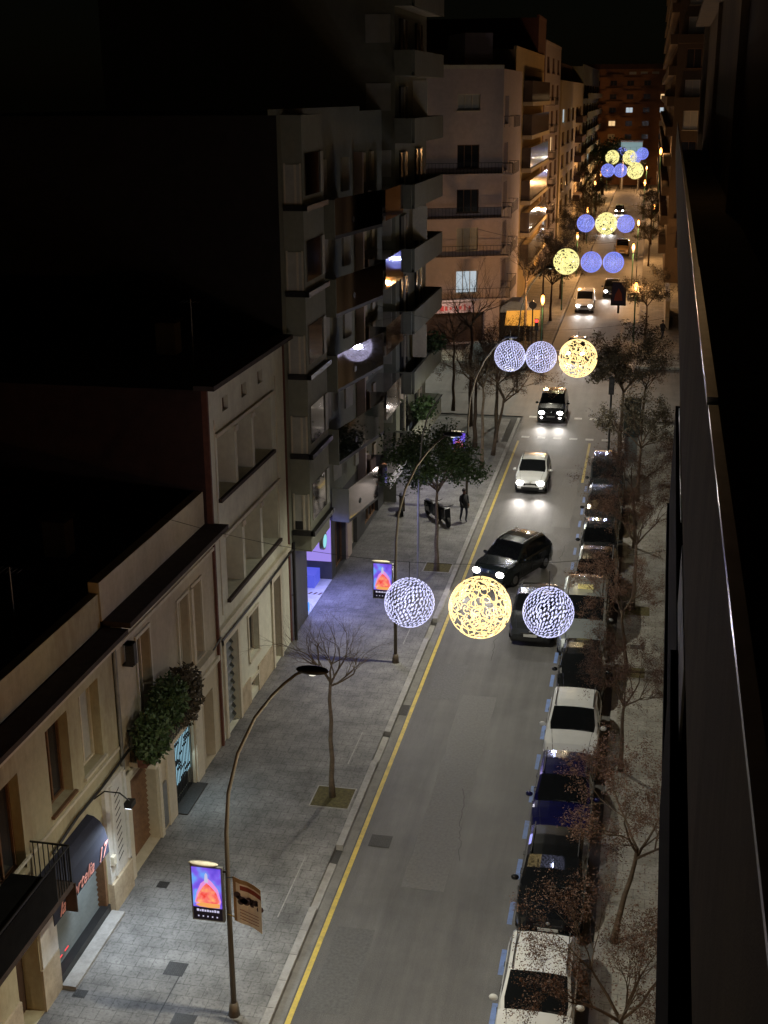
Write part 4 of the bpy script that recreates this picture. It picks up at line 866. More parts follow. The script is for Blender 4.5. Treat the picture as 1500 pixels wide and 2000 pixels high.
rows = [
 (29.9, 8.2, 1.0, 0, (('w', -5.44, 'white LED ball at the left end of the nearest garland, beside the lit poster'), ('y', -3.63, 'big yellow squiggly rope light ball in the middle of the nearest garland'), ('w', -1.91, 'white LED ball at the right end of the nearest garland, over the grey car'))),
 (61.3, 8.5, 1.17, 0, (('w', -6.21, 'bluish LED ball at the left end of the second garland, by the bare tree'), ('w', -4.7, 'bluish LED ball in the middle of the second garland'), ('y', -2.95, 'yellow light ball at the right end of the second garland'))),
 (99, 8.5, 1.22, 1, (('y', -5.92, 'yellow light ball at the left end of the third garland among the branches'), ('w', -4.05, 'blue light ball in the middle of the third garland'), ('w', -2.4, 'blue light ball at the right end of the third garland'))),
 (130, 8.5, 1.34, 1, (('w', -6.02, 'blue light ball at the left end of the fourth garland'), ('y', -4.03, 'yellow light ball in the middle of the fourth garland'), ('w', -2.15, 'blue light ball at the right end of the fourth garland'))),
 (224, 8.5, 1.72, 1, (('w', -7.1, 'far blue light ball at the left end of the lower far row'), ('w', -5.0, 'far blue light ball in the middle of the lower far row'), ('y', -2.6, 'far yellow light ball at the right end of the lower far row'))),
 (270, 8.6, 1.75, 1, (('y', -7.75, 'far yellow light ball at the left end of the upper far row'), ('y', -4.3, 'far yellow light ball in the middle of the upper far row'), ('w', -3.1, 'far blue light ball at the right of the upper far row, half hidden'))),
 (290, 8.5, 1.95, 1, (('w', -6.4, 'farthest blue light ball between the two upper yellow ones'), ('w', -2.0, 'farthest blue light ball at the right end')))]
ordn = ['nearest', 'second', 'third', 'fourth', 'fifth', 'sixth', 'farthest']
for i, (y, z, s, far, bs_) in enumerate(rows):
    for k, x, lab in bs_: ball(k, far, x, y, z, s, lab)
    zt = z + 1.1 * s; o = MB().tube(sag((BX + .1, y, zt + 1.0), (2.0 if y < 76 else 2.4, y, zt + 1.0), 1.0, 16), .006 if i < 2 else .012, 5).build('support_cable', M['blk'])
    tag(o, 'thin dark cable across the street holding the %s row of light balls' % ordn[i], 'cable', 'cables holding the garlands')

# ================================================================== SODIUM LAMPS
def sod_proto():
    r = thing('sodium_lamp', 'x', 'street lamp'); MB().cyl((0, 0, 0), .07, 4.3, 10, r2=.05).build('pole', mat('green_pole', (.03, .1, .06), .5, .2, 4), r)
    MB().cyl((0, 0, 4.2), .14, .12, 12).build('collar', M['blk'], r); MB().ell((0, 0, 4.75), .15, .15, .40, 12, 8).build('lantern', M['sodium'], r); MB().cyl((0, 0, 5.15), .2, .1, 12, r2=.05).build('cap', M['blk'], r)
    lamp('POINT', (0, -.4, 4.7), 1500, (1, .52, .2), .15, r, name='sodium_light'); return r
SP = sod_proto(); us = [False]; s_dim = []
for x, y, lab, s in ((-7.96, 103.6, 'nearest orange lantern on a green pole at the left corner of the junction', 1.), (-8.0, 128.5, 'orange lantern half hidden behind the third garland on the left', 1.), (-.7, 112, 'orange lantern among the right branches past the junction', 1.), (-8.0, 153.7, 'second orange lantern on the left pavement, left of the fourth garland', 1.), (-1.4, 142.5, 'orange lantern on the right pavement below the fourth garland', 1.), (-1.2, 170.4, 'orange lantern on the right pavement beside the fourth garland', 1.),
                  (-9.4, 232, 'far orange lantern on the left pavement above the bare trees', 1.2), (-9.6, 262, 'farther orange lantern just above the left one', 1.2), (-.9, 228, 'orange lantern far up the right pavement', 1.3), (1.0, 160, 'bright orange lantern mounted high on the right building', 1.)):
    o = put(SP, us, (x, y, KH if x != 1.0 else 9.4), 0, s, lab, 'orange street lanterns')
    if y > 140 and y != 160:
        for ch in o.children:
            if ch.type == 'LIGHT': ch.data = ch.data.copy(); ch.data.energy = 2100
    if y in (103.6, 160):
        for ch in o.children:
            if ch.type == 'LIGHT': ch.data = ch.data.copy(); ch.data.energy = 800 if y < 110 else 300
for k, (x, y, z) in enumerate(((-11.5, 198, 8), (-10.5, 300, 12), (1.2, 210, 9), (.6, 185, 5))): pass

o = copy_tree(SP); o.location = (.7, 12.3, KH); o.scale = (1.3, 1.3, 1.3); o['label'] = 'orange lantern on the right pavement just below the bottom edge'
for x, y, lab in ((-9.5, 296, 'added far orange lantern left of the petrol station canopy, lighting the far block'), (-1.0, 303, 'added far orange lantern right of the petrol station canopy, lighting the far block'), (-8.6, 190, 'orange lantern behind the fourth garland on the left'), (.8, 196, 'orange lantern close to the right far building')):
    o = copy_tree(SP); o.location = (x, y, KH); o['label'] = lab
    if y > 290:  # the two lanterns by the far block are added to light its facade
        for ch in o.children:
            if ch.type == 'LIGHT': ch.data = ch.data.copy(); ch.data.energy = 3500

# ================================================================== TREES
def branch(q, tips, rnd, p, d, L, r, depth, spread, up=.15, n=5):
    seg = 4 if depth > 1 else 3; pts = [p]; rr = [r]; dd = d
    for i in range(seg):
        dd = (dd + Vector((rnd.gauss(0, .11), rnd.gauss(0, .11), rnd.gauss(0, .09) + up * .25))).normalized(); p = p + dd * L / seg; pts.append(p); rr.append(r * (1 - .45 * (i + 1) / seg))
        if depth > 0 and i >= 1 or (depth == 0 and False):
            pass
    q.tube(pts, rr, n if depth > 1 else 3, cap=False)
    if depth == 0: tips.append((pts[-1], dd)); tips.append((pts[1], dd)); return
    for k in range(3 if depth > 1 else 4):
        i = rnd.choice(range(1, len(pts))) if k else len(pts) - 1
        ax = dd.orthogonal().normalized(); ax = Matrix.Rotation(rnd.random() * 6.28, 3, dd) @ ax
        nd = (Matrix.Rotation(rnd.uniform(.5, 1) * spread, 3, ax) @ dd).normalized()
        branch(q, tips, rnd, pts[i], nd, L * rnd.uniform(.62, .85), rr[i] * .72, depth - 1, spread, up, n)
def make_tree(seed, th, L, depth, spread, main, tr, leafm=None, nl=0, ls=(.06, .12), bark='bark', up=.15, rough=.25, lean=(0, 0), name='street_tree', tilt=.7):
    rnd = random.Random(seed); root = thing(name, 'x', 'tree'); t = MB(); pts = [Vector((0, 0, 0))]
    for i in range(1, 7): pts.append(Vector((lean[0] * i / 6 + rnd.gauss(0, .02), lean[1] * i / 6 + rnd.gauss(0, .02), th * i / 6)))
    t.tube(pts, [tr * (1.25 if i == 0 else 1 - .5 * i / 6) for i in range(7)], 8); t.build('trunk', M[bark], root, True)
    q = MB(); tips = []
    for k in range(main):
        a = 2 * PI * k / main + rnd.uniform(-.3, .3); tl = tilt * rnd.uniform(.6, 1.15); d = Vector((math.cos(a) * math.sin(tl), math.sin(a) * math.sin(tl), math.cos(tl)))
        branch(q, tips, rnd, pts[-1] - Vector((0, 0, rnd.uniform(0, .25))), d, L * rnd.uniform(.8, 1.15), tr * .42, depth, spread, up)
    c = q.build('crown', M[bark], root)
    if leafm:
        lf = MB(); 
        for i in range(nl):
            p, d = rnd.choice(tips); leaves(lf, rnd, p, (rough,) * 3, 1, ls[0], ls[1], 0)
        lf.build('foliage', M[leafm], c)
    return root
T1 = make_tree(11, 3.9, 1.12, 4, .66, 5, .09, up=.12, tilt=.88); T1.location = (-8.5, 33.55, KH)
tag(T1, 'slim bare young tree in a square pit beside the curved lamp head', 'tree', 'trees along the left pavement')
T2 = make_tree(21, 3.7, 1.05, 3, .75, 8, .1, 'leafgr', 12000, (.07, .17), rough=.36, up=.08, tilt=.95); T2.location = (-8.5, 53.5, KH); T2.scale = (1.06, 1.06, 1.06)
tag(T2, 'dense green leafy tree on the left pavement behind the first garland', 'tree', 'trees along the left pavement')
T3 = make_tree(31, 2.6, 1.0, 4, .7, 5, .09, 'leafbr', 20000, (.02, .05), bark='bark2', up=.05, rough=.13, tilt=.95)
T4 = make_tree(41, 3.2, 1.25, 4, .62, 5, .12, 'leafol', 9000, (.06, .13), bark='bark2', up=.12, rough=.22, tilt=.8)
T5 = make_tree(51, 2.4, 1.05, 4, .75, 4, .08, 'leafbr', 18000, (.02, .055), bark='bark2', up=.1, rough=.13, tilt=.9, lean=(.25, -.3))
u3, u4, u5 = [False], [False], [False]; GR = 'small trees along the right kerb'
for P_, u_, x, y, rz, s, lab in (
 (T3, u3, .35, 21.8, 0, 1.08, 'reddish brown leafed tree nearest the bottom right, covering the white car'),
 (T5, u5, .15, 28.0, 1., 1.15, 'reddish brown tree leaning over the blue car'),
 (T3, u3, .1, 36.8, 2.1, .92, 'sparse brown leafed tree beside the white parked car'),
 (T5, u5, .15, 44.2, 3.4, 1.0, 'thin dark tree standing beside the silver taxi'),
 (T3, u3, .25, 50.4, 4.0, 1.15, 'brown leafed tree in a square pit right of the black parked cars'),
 (T5, u5, .2, 58.2, 5.2, 1.25, 'dark thin tree in front of the tree by the advert column'),
 (T4, u4, .25, 65.6, .6, .95, 'wide dark twiggy tree on the right pavement left of the building wall'),
 (T4, u4, -.9, 74.5, 1.9, 1.25, 'tall dark leafy tree right of the second garland'),
 (T5, u5, .3, 80.0, 2.2, 1.3, 'dark thin tree at the right corner before the crossing'),
 (T4, u4, .3, 112, 2.9, 1., 'sparse tree on the right pavement past the junction'), (T4, u4, .3, 165, 3.9, 1., 'orange lit tree on the right beyond the road sign'), (T4, u4, .5, 190, 4.9, 1.1, 'orange lit tree farther up the right pavement'), (T4, u4, .5, 215, 5.9, 1.2, 'farthest orange lit tree on the right pavement')):
    put(P_, u_, (x, y, KH), rz, s, lab, GR)
GL = 'trees along the left pavement'
for P_, x, y, rz, s, lab in ((T5, -8.3, 73.4, 1, 1.5, 'dark twiggy tree left of the road just before the left corner'), (T1, -10.6, 80.2, 2.6, 1.7, 'tall bare tree in the middle of the left corner pavement'), (T3, -9.6, 75.0, .4, 1.6, 'brown leafed tree behind the third lamp post'), (T1, -9.4, 104.5, 5, 1.6, 'tall bare tree beyond the side street in front of the kiosk'), (T1, -8.6, 70.5, 2, 1.25, 'bare tree behind the green tree on the left pavement'), (T1, -8.5, 76.5, 4, 1.4, 'bare tree at the left corner before the crossing'), (T4, -8.9, 80.5, 1, .9, 'leafy tree with a dark trunk at the left corner'), (T1, -12.3, 84.2, 3.3, 1.3, 'thin bare tree in front of the dark shop of the pink building'),
                          (T1, -8.6, 112, .5, 1.5, 'bare tree behind the nearest orange lantern'), (T4, -8.6, 122, 1.5, 1.1, 'sparse tree behind the third garland'), (T4, -8.6, 136, 2.5, 1.25, 'olive tree lit orange left of the third garland'), (T4, -8.8, 168, 3.5, 1.2, 'orange lit tree left of the fourth garland'), (T4, -9.2, 195, 4.5, 1.2, 'olive tree below the far left lantern'), (T4, -9.2, 216, 5.5, 1.4, 'tree under the cream building'), (T4, -9.6, 245, .3, 1.6, 'far tree left of the far blue balls')):
    o = copy_tree(P_); o.location = (x, y, KH); o.rotation_euler = (0, 0, rz); o.scale = (s, s, s); o['label'] = lab; o['group'] = GL
def crown_tree(x, y, h, r, n, lab):
    t = thing('dense_tree', lab, 'tree', (x, y, 0)); MB().tube([(x, y, 0), (x, y, h - r)], [.35, .2], 8).build('trunk', M['bark2'], t)
    q = MB(); rr = random.Random(int(x * 7 + y))
    for k in range(9): leaves(q, rr, (x + rr.uniform(-.6, .6) * r, y + rr.uniform(-.5, .5) * r, h - r * rr.uniform(.5, 1.2)), (r * .6, r * .6, r * .5), n // 9, .35, .7, .0)
    q.build('crown', M['leafdk'], t)
crown_tree(-10.0, 286, 11.5, 4.2, 2600, 'big dark rounded tree in front of the far apartment block on the left')
crown_tree(-6.6, 306, 12.5, 4.4, 2600, 'big dark rounded tree in front of the middle of the far apartment block')
def pit(x, y, s, lab, z=KH):
    r = thing('tree_pit', lab, 'tree pit', (x, y, z)); MB().box(x - s, x + s, y - s, y + s, z, z + .012).build('soil', M['soil'], r)
    q = MB(); q.box(x - s - .04, x + s + .04, y - s - .04, y - s, z, z + .018); q.box(x - s - .04, x + s + .04, y + s, y + s + .04, z, z + .018); q.box(x - s - .04, x - s, y - s, y + s, z, z + .018); q.box(x + s, x + s + .04, y - s, y + s, z, z + .018); q.build('edging', M['kerb'], r)
pit(-8.47, 33.5, .58, 'square mossy tree pit round the slim bare tree'); pit(-8.5, 53.9, .58, 'square tree pit under the dense green tree'); pit(.45, 50.3, .5, 'square tree pit beside the black parked cars on the right'); pit(.35, 44.2, .45, 'square tree pit beside the silver taxi')

# ================================================================== CARS
def car(kind, paintm, on=False, name='parked_car', taxi=False, fog=False):
    root = thing(name, 'x', 'van' if kind == 'van' else 'car')
    if kind == 'van': L, W, st = 4.6, 1.88, [(0, .55, .80), (.12, .86, .92), (.5, 1.05, .99), (.95, 1.15, 1.02), (1.2, 1.26, 1.0), (1.75, 1.82, .92), (2.0, 1.92, .90), (2.6, 1.97, .9), (3.3, 1.97, .9), (4.0, 1.95, .9), (4.4, 1.9, .9), (4.52, 1.4, .92), (4.6, .6, .9)]
    elif kind == 'suv': L, W, st = 4.5, 1.86, [(0, .58, .80), (.1, .82, .90), (.35, .96, .97), (.9, 1.06, 1.02), (1.15, 1.1, 1.0), (1.6, 1.42, .84), (1.95, 1.62, .8), (2.5, 1.68, .78), (3.1, 1.67, .78), (3.7, 1.62, .79), (4.1, 1.3, .86), (4.35, 1.08, .96), (4.5, .6, .9)]
    elif kind == 'saloon': L, W, st = 4.5, 1.8, [(0, .5, .78), (.1, .70, .88), (.4, .84, .96), (.9, .93, 1.0), (1.3, .98, 1.0), (1.75, 1.24, .84), (2.1, 1.40, .78), (2.6, 1.44, .76), (3.1, 1.42, .76), (3.6, 1.28, .78), (4.0, 1.06, .9), (4.4, .98, .96), (4.5, .55, .86)]
    else: L, W, st = 4.1, 1.76, [(0, .5, .78), (.1, .72, .88), (.35, .86, .96), (.75, .95, 1.0), (1.05, 1.0, 1.0), (1.5, 1.28, .84), (1.85, 1.45, .79), (2.3, 1.49, .77), (2.8, 1.48, .77), (3.35, 1.42, .78), (3.75, 1.18, .84), (3.98, .98, .95), (4.1, .55, .88)]
    # resample
    S = []
    for i in range(len(st) - 1):
        for k in range(2): f = k / 2; S.append(tuple(a + (b - a) * f for a, b in zip(st[i], st[i + 1])))
    S.append(st[-1]); hw = W / 2; belt = {'van': 1.12, 'suv': 1.02, 'saloon': .93}.get(kind, .94)
    cab0, cab1 = st[4][0], st[-3][0]
    def plan(x):
        f = 1.0
        if x < .7: f = .80 + .20 * math.sin(min(1, x / .7) * PI / 2)
        if x > L - .6: f = .86 + .14 * math.sin(min(1, (L - x) / .6) * PI / 2)
        return hw * f
    rowsv = []
    for x, zt, rf_ in S:
        wd = plan(x); y_ = x - L / 2; zb = min(belt, zt - .02); cabin = zt > belt + .06
        wr = wd * (.80 if cabin else .9); tw = (zt - belt) / .5 if cabin else 0; wr = wd * (.97 - .15 * min(1, max(0, tw))) if cabin else wd * .88
        if kind == 'van' and cabin: wr = wd * .9
        low = .2 if .15 < x < L - .15 else .3
        rowsv.append([(wd * .93, y_, low), (wd * .99, y_, .38), (wd, y_, min(.62, zt - .12)), (wd * .975, y_, zb * .93 + .0), (wd * .94, y_, zb), (wr, y_, zt - (.07 if cabin else .015)), (wr * .9, y_, zt - (.012 if cabin else .004)), (wr * .45, y_, zt + (.012 if cabin else .02)), (0, y_, zt + (.018 if cabin else .028))])
    nS = len(rowsv); nP = 9; body_, wsc, rwn, sgl, sgl2 = MB(), MB(), MB(), MB(), MB(); under = MB()
    fa, ra = L * .19, L * .80; wrd = .33
    for sgn_ in (1, -1):
        for i in range(nS - 1):
            for j in range(nP - 1):
                a, b, c, d = rowsv[i][j], rowsv[i + 1][j], rowsv[i + 1][j + 1], rowsv[i][j + 1]
                vs = [(sgn_ * p[0], p[1], p[2]) for p in (a, b, c, d)]
                if sgn_ > 0: vs = vs[::-1]
                xm = (S[i][0] + S[i + 1][0]) / 2; zt0, zt1 = S[i][1], S[i + 1][1]; tgt = body_
                if j <= 1 and (abs(xm - fa) < wrd or abs(xm - ra) < wrd): continue
                cab = zt0 > belt + .03 and zt1 > belt + .03
                front = cab0 - .01 <= S[i][0] and xm < st[6][0] - .02; rear = xm > st[-4][0] + .02 and S[i + 1][0] <= cab1 + .01
                if j >= 6 and front: tgt = wsc
                elif j >= 6 and rear and kind != 'van': tgt = rwn
                elif j == 4 and cab and st[5][0] - .05 < xm < st[-4][0] - .0 and (kind != 'van' or xm < 2.8): tgt = sgl if sgn_ > 0 else sgl2
                tgt.add(vs, [(0, 1, 2, 3)])
        for end, i in ((0, 0), (1, nS - 1)):
            pts = [(sgn_ * p[0], p[1], p[2]) for p in rowsv[i]] + [(0, rowsv[i][0][1], rowsv[i][0][2])]
            if (sgn_ > 0) != bool(end): pts = pts
            else: pts = pts[::-1]
            body_.add(pts, [tuple(range(len(pts)))])
    bo = body_.build('body', M[paintm], root, True)
    em = bo.modifiers.new('e', 'EDGE_SPLIT') if False else None
    wsc.build('windscreen', M['carglass'], root, True); rwn.build('rear_window', M['carglass'], root, True) if rwn.v else None; sgl.build('side_window', M['carglass'], root, True); sgl2.build('side_window', M['carglass'], root, True)
    under.box(-hw * .86, hw * .86, -L / 2 + .12, L / 2 - .12, .16, .5); under.build('underbody', M['plastic'], root)
    for wx_ in (-1, 1):
        for wy_ in (fa, ra):
            c = (wx_ * (hw - .12), wy_ - L / 2, .31); t = MB().tube([(c[0] - .1, c[1], c[2]), (c[0] + .1, c[1], c[2])], .31, 20).build('wheel', M['tyre'], root)
            q = MB().tube([(c[0] + wx_ * .1, c[1], c[2]), (c[0] + wx_ * .115, c[1], c[2])], .19, 14); q.build('rim', M['rim'], t)
        y0 = -L / 2
        zf = st[1][1] - .1
        hl = MB(); xo = wx_ * hw * .62
        hl.add([(xo - wx_ * .16, y0 + .05, zf - .10), (xo + wx_ * .20, y0 + .16, zf - .08), (xo + wx_ * .265, y0 + .46, zf + .15), (xo + wx_ * .07, y0 + .36, zf + .20), (xo - wx_ * .16, y0 + .10, zf + .09),
                (xo - wx_ * .16, y0 + .35, zf - .10), (xo + wx_ * .20, y0 + .45, zf - .08), (xo + wx_ * .25, y0 + .5, zf + .03), (xo + wx_ * .05, y0 + .5, zf + .05), (xo - wx_ * .16, y0 + .4, zf + .02)],
               [(0, 1, 2, 3, 4) if wx_ < 0 else (4, 3, 2, 1, 0), (0, 5, 6, 1), (1, 6, 7, 2), (2, 7, 8, 3), (3, 8, 9, 4), (4, 9, 5, 0)])
        h = hl.build('headlight', M['lampglass'], root)
        if on:
            MB().ell((xo + wx_ * .02, y0 + .03, zf), .19, .1, .13, 12, 8).build('bulb', M['head_on'], h)
            if fog: MB().ell((xo + wx_ * .02, y0 + .02, zf - .32), .09, .06, .06, 10, 6).build('fog_bulb', M['head_on'], h)
            lamp('SPOT', (xo, y0 - .12, zf), 260, (1, .92, .84), .08, root, (xo * 1.1, y0 - 15, -.6), R(75), .8, name='headlamp_beam')
        q = MB(); q.box(xo - .1, xo + .16 * (1 if wx_ > 0 else 1), L / 2 - .1, L / 2 + .012, zf + .0, zf + .2); q.build('tail_light', M['tail'], root)
        q = MB(); q.ell((wx_ * (hw + .1), cab0 + .35 - L / 2, belt + .04), .11, .07, .08, 10, 6); q.build('mirror', M[paintm], root, True)
    zf = st[1][1]; MB().box(-hw * .42, hw * .42, -L / 2 - .012, -L / 2 + .1, zf - .22, zf - .12).build('grille', M['plastic'], root); MB().box(-hw * .55, hw * .55, -L / 2 - .012, -L / 2 + .1, .27, .4).build('bumper_intake', M['plastic'], root)
    MB().ell((0, -L / 2 - .0, zf - .06), .06, .03, .045, 10, 6).build('badge', M['cap'], root)
    q = MB(); q.box(-.26, .26, -L / 2 - .03, -L / 2 - .013, .42, .53); q.build('licence_plate', M['plate'], root)
    q = MB()
    zc = max(s_[1] for s_ in st)
    for wx_ in (-1, 1): MB().box(wx_ * hw * .70 - .012, wx_ * hw * .70 + .012, st[6][0] - L / 2, st[-4][0] - L / 2, zc - .005, zc + .03).build('roof_rail', M['cap' if kind == 'suv' else 'plastic'], root)
    for a, b in ((-.45, .1), (.0, .55)): MB().tube([(a, cab0 - L / 2 + .05, st[4][1] + .035), (b, cab0 - L / 2 + .02, st[4][1] + .035)], .01, 4).build('wiper', M['plastic'], root)
    for wx_ in (-1, 1):
        for k in (.38, .60): MB().box(wx_ * hw * .985 - .02, wx_ * hw * .985 + .03, L * k - L / 2 + .25, L * k - L / 2 + .4, belt * .88, belt * .88 + .03).build('door_handle', M['plastic'], root)
        for k in (.30, .5, .70): MB().box(wx_ * hw * .985 - .02, wx_ * hw * .985 + .022, L * k - L / 2, L * k - L / 2 + .012, .4, belt * .9).build('door_seam', M['plastic'], root)
        q = MB(); q.tube([(wx_ * hw * .62, -L / 2 + .12, st[1][1] + .03), (wx_ * hw * .66, -L / 2 + .4, st[2][1] + .018), (wx_ * hw * .74, cab0 - L / 2, st[4][1] + .004)], .008, 4); q.build('bonnet_seam', M['plastic'], root)
    if taxi: q = MB(); q.box(-.3, .3, .25, .42, zc + .02, zc + .16); q.build('taxi_sign', emit('taxi_sign_face', lin((200, 180, 110)), .4, base=(.5, .45, .2)), root)
    return root
protos = {}
def place(kind, pm, x, y, rz, label, on=False, taxi=False, fog=False, name='parked_car', s=1., group=None):
    key = (kind, pm, on, taxi, fog)
    if key not in protos: protos[key] = (car(kind, pm, on, name, taxi, fog), [False])
    p, u = protos[key]; L = {'van': 4.6, 'suv': 4.5, 'saloon': 4.5}.get(kind, 4.1) * s
    o = put(p, u, (x, y + L / 2, .0), rz, s, label, group); o.name = name; return o
GP = 'cars parked along the right kerb'; GM = 'cars driving towards the camera'
place('hatch', 'pw', -1.5, 22.9, 0, 'white parked car at the bottom edge, half hidden by the brown tree', group=GP)
place('hatch', 'pk', -1.5, 27.7, 0, 'glossy black parked car between the nearest white car and the blue car', group=GP)
place('hatch', 'pb', -1.52, 32.0, 0, 'deep blue parked car behind the black one', group=GP)
place('hatch', 'pw', -1.5, 36.5, 0, 'clean white parked car behind the blue car', group=GP)
place('hatch', 'pk', -1.45, 40.9, 0, 'black parked car between the white car and the silver taxi', s=.97, group=GP)
place('van', 'ps', -1.62, 45.1, 0, 'silver parked taxi with a roof sign near the right end of the garland', taxi=True, group=GP)
place('suv', 'pk', -1.35, 50.2, 0, 'black parked car right behind the silver taxi', group=GP)
place('hatch', 'pg', -1.4, 55.1, 0, 'dark grey parked car half hidden under the dark branches', group=GP)
place('suv', 'pg', -1.4, 59.7, 0, 'dark grey parked car deep under the twigs', group=GP)
place('van', 'pg', -1.4, 64.6, 0, 'farthest dark parked van before the yellow line', group=GP)
place('saloon', 'pg', -3.62, 46.15, 0, 'dark grey car with a white plate standing beside the silver taxi', group='cars on the road')
c = place('suv', 'pd', -5.1, 51.9, -R(24), 'dark car with lit headlights swerving out behind the yellow ball', True, name='moving_car', group=GM)
place('hatch', 'pw', -5.46, 66.3, 0, 'white car with glowing headlights driving beyond the turning car', True, name='moving_car', group=GM)
place('suv', 'pk', -5.56, 82.2, 0, 'black car with four lit lamps driving over the crossing', True, fog=True, name='moving_car', group=GM)
place('hatch', 'pg', -5.2, 103.5, 0, 'dark car behind the second garland on the road', True, name='moving_car', group=GM)
place('van', 'pw', -5.75, 127.5, 0, 'white van with lit headlights driving at mid distance', True, name='moving_van', group=GM)
place('suv', 'pg', -3.4, 138, 0, 'dark car with lit headlights to the right of the white van', True, name='moving_car', group=GM)
place('van', 'po', -3.2, 176, 0, 'beige van parked far up the street under the orange lanterns', name='parked_van', group='cars on the road')
place('suv', 'pg', -6.1, 205, 0, 'far car with headlights shining through the fourth yellow ball', True, name='moving_car', group=GM)
place('hatch', 'pg', -5.2, 240, 0, 'farthest car with lit headlights above the fourth garland', True, name='moving_car', group=GM)

# ================================================================== SMALL THINGS
def person(x, y, rz, label, coat='coatd', z=KH):
    r = thing('person', label, 'person', (x, y, z), rz)
    J = {'pel': (0, 0, .95, .13), 'ch': (0, .02, 1.25, .15), 'neck': (0, .01, 1.48, .06), 'head': (0, -.01, 1.6, .095), 'top': (0, -.01, 1.72, .07), 'hl': (.1, 0, .9, .095), 'kl': (.11, -.1, .5, .065), 'al': (.11, .02, .09, .045), 'tl': (.11, -.13, .04, .035), 'hr': (-.1, 0, .9, .095), 'kr': (-.11, .06, .5, .065), 'ar': (-.11, .2, .12, .045), 'tr': (-.11, .08, .04, .035),
         'sl': (.19, .02, 1.4, .065), 'el': (.25, .08, 1.13, .045), 'wl': (.24, -.06, .92, .032), 'fl': (.23, -.1, .83, .03), 'sr': (-.19, .02, 1.4, .065), 'er': (-.25, -.05, 1.14, .045), 'wr': (-.22, -.25, 1.0, .032), 'fr': (-.2, -.32, .98, .03)}
    Ed = [('pel', 'ch'), ('ch', 'neck'), ('neck', 'head'), ('head', 'top'), ('pel', 'hl'), ('hl', 'kl'), ('kl', 'al'), ('al', 'tl'), ('pel', 'hr'), ('hr', 'kr'), ('kr', 'ar'), ('ar', 'tr'), ('ch', 'sl'), ('sl', 'el'), ('el', 'wl'), ('wl', 'fl'), ('ch', 'sr'), ('sr', 'er'), ('er', 'wr'), ('wr', 'fr')]
    ks = list(J); me = bpy.data.meshes.new('b'); me.from_pydata([J[k][:3] for k in ks], [(ks.index(a), ks.index(b)) for a, b in Ed], [])
    o = bpy.data.objects.new('b', me); COL.objects.link(o); o.modifiers.new('s', 'SKIN'); sd = o.modifiers.new('d', 'SUBSURF'); sd.levels = 1
    for i, k in enumerate(ks): me.skin_vertices[0].data[i].radius = (J[k][3], J[k][3]); me.skin_vertices[0].data[i].use_root = (k == 'pel')
    dg = bpy.context.evaluated_depsgraph_get(); dg.update(); m2 = bpy.data.meshes.new_from_object(o.evaluated_get(dg)); bpy.data.objects.remove(o)
    m2.materials.clear()
    for mm in (coat, 'jeans', 'skin'): m2.materials.append(M[mm])
    for p in m2.polygons:
        zc = p.center.z; p.use_smooth = True; p.material_index = 2 if zc > 1.5 or (abs(p.center.x) > .17 and zc < .97) else (1 if zc < .88 else 0)
    b = bpy.data.objects.new('body', m2); COL.objects.link(b); b.parent = r
    q = MB(); q.ell((0, .02, 1.67), .105, .115, .1, 12, 8); q.build('hair', M['hairm'], r, True, local=True)
    q = MB(); q.tube([(0, .02, .8), (0, .02, 1.1), (0, .02, 1.44)], [.2, .19, .12], 12); q.build('jacket', M[coat], r, True, local=True); return r
person(1.76, 113.5, 2.4, 'dark dressed person walking on the right pavement across the junction')
person(-8.25, 60.6, .6, 'dark dressed person standing on the left pavement behind the green tree')
def scooter(x, y, rz, label):
    r = thing('motor_scooter', label, 'scooter', (x, y, KH), rz, 'scooters behind the green tree')
    for yy in (-.62, .6):
        q = MB(); q.tube([(-.06, yy, .24), (.06, yy, .24)], .24, 16); q.build('wheel', M['tyre'], r, local=True)
    q = MB(); q.prism([(-.62, .25), (-.5, .9), (-.42, .95), (-.35, .35), (.1, .3), (.2, .68), (.75, .75), (.8, .5), (.6, .3)], (0, 1, 0), (0, 0, 1), (.28, 0, 0), (-.14, 0, 0)); q.build('body', M['pg'], r, local=True)
    q = MB(); q.ell((0, .42, .8), .15, .38, .08); q.build('seat', M['plastic'], r, True, local=True); q = MB(); q.tube([(-.33, -.42, 1.08), (0, -.5, 1.02), (.33, -.42, 1.08)], .02, 6); q.build('handlebar', M['plastic'], r, local=True)
scooter(-9.2, 60.2, .5, 'dark scooter parked left of the standing person behind the green tree'); scooter(-9.9, 61.0, .6, 'second dark scooter parked nearer the shops behind the green tree')
scooter(-11.6, 61.6, .2, 'scooter with pale highlights parked against the violet lit shop')
def traffic_light(x, y, label, h=3.2, red=True):
    r = thing('traffic_light', label, 'traffic light', (x, y, KH)); MB().cyl((x, y, KH), .06, h).build('pole', M['blk'], r); MB().box(x - .15, x + .15, y - .14, y + .1, h - .7, h + .25).build('housing', M['blk'], r)
    for k in range(3): q = MB(); q.tube([(x, y - .145, h + .08 - k * .3), (x, y - .16, h + .08 - k * .3)], .1 if not (red and k == 0) else .13, 12); q.build('lens', M['red_on'] if red and k == 0 else M['plastic'], r)
traffic_light(-8.3, 102.4, 'traffic light showing red at the left corner beside the nearest orange lantern', 3.3); traffic_light(-1.5, 71.6, 'dark traffic light pole with a small red glow among the right trees', 5.2, False)
r = thing('no_entry_post', 'tall dark sign post beside the red traffic light', 'sign', (-8.6, 101.9, KH)); MB().cyl((-8.6, 101.9, KH), .05, 5).build('pole', M['blk'], r); q = MB(); q.tube([(-8.6, 101.85, 4.7), (-8.6, 101.83, 4.7)], .32, 16); q.build('disc', M['brownwood'], r)
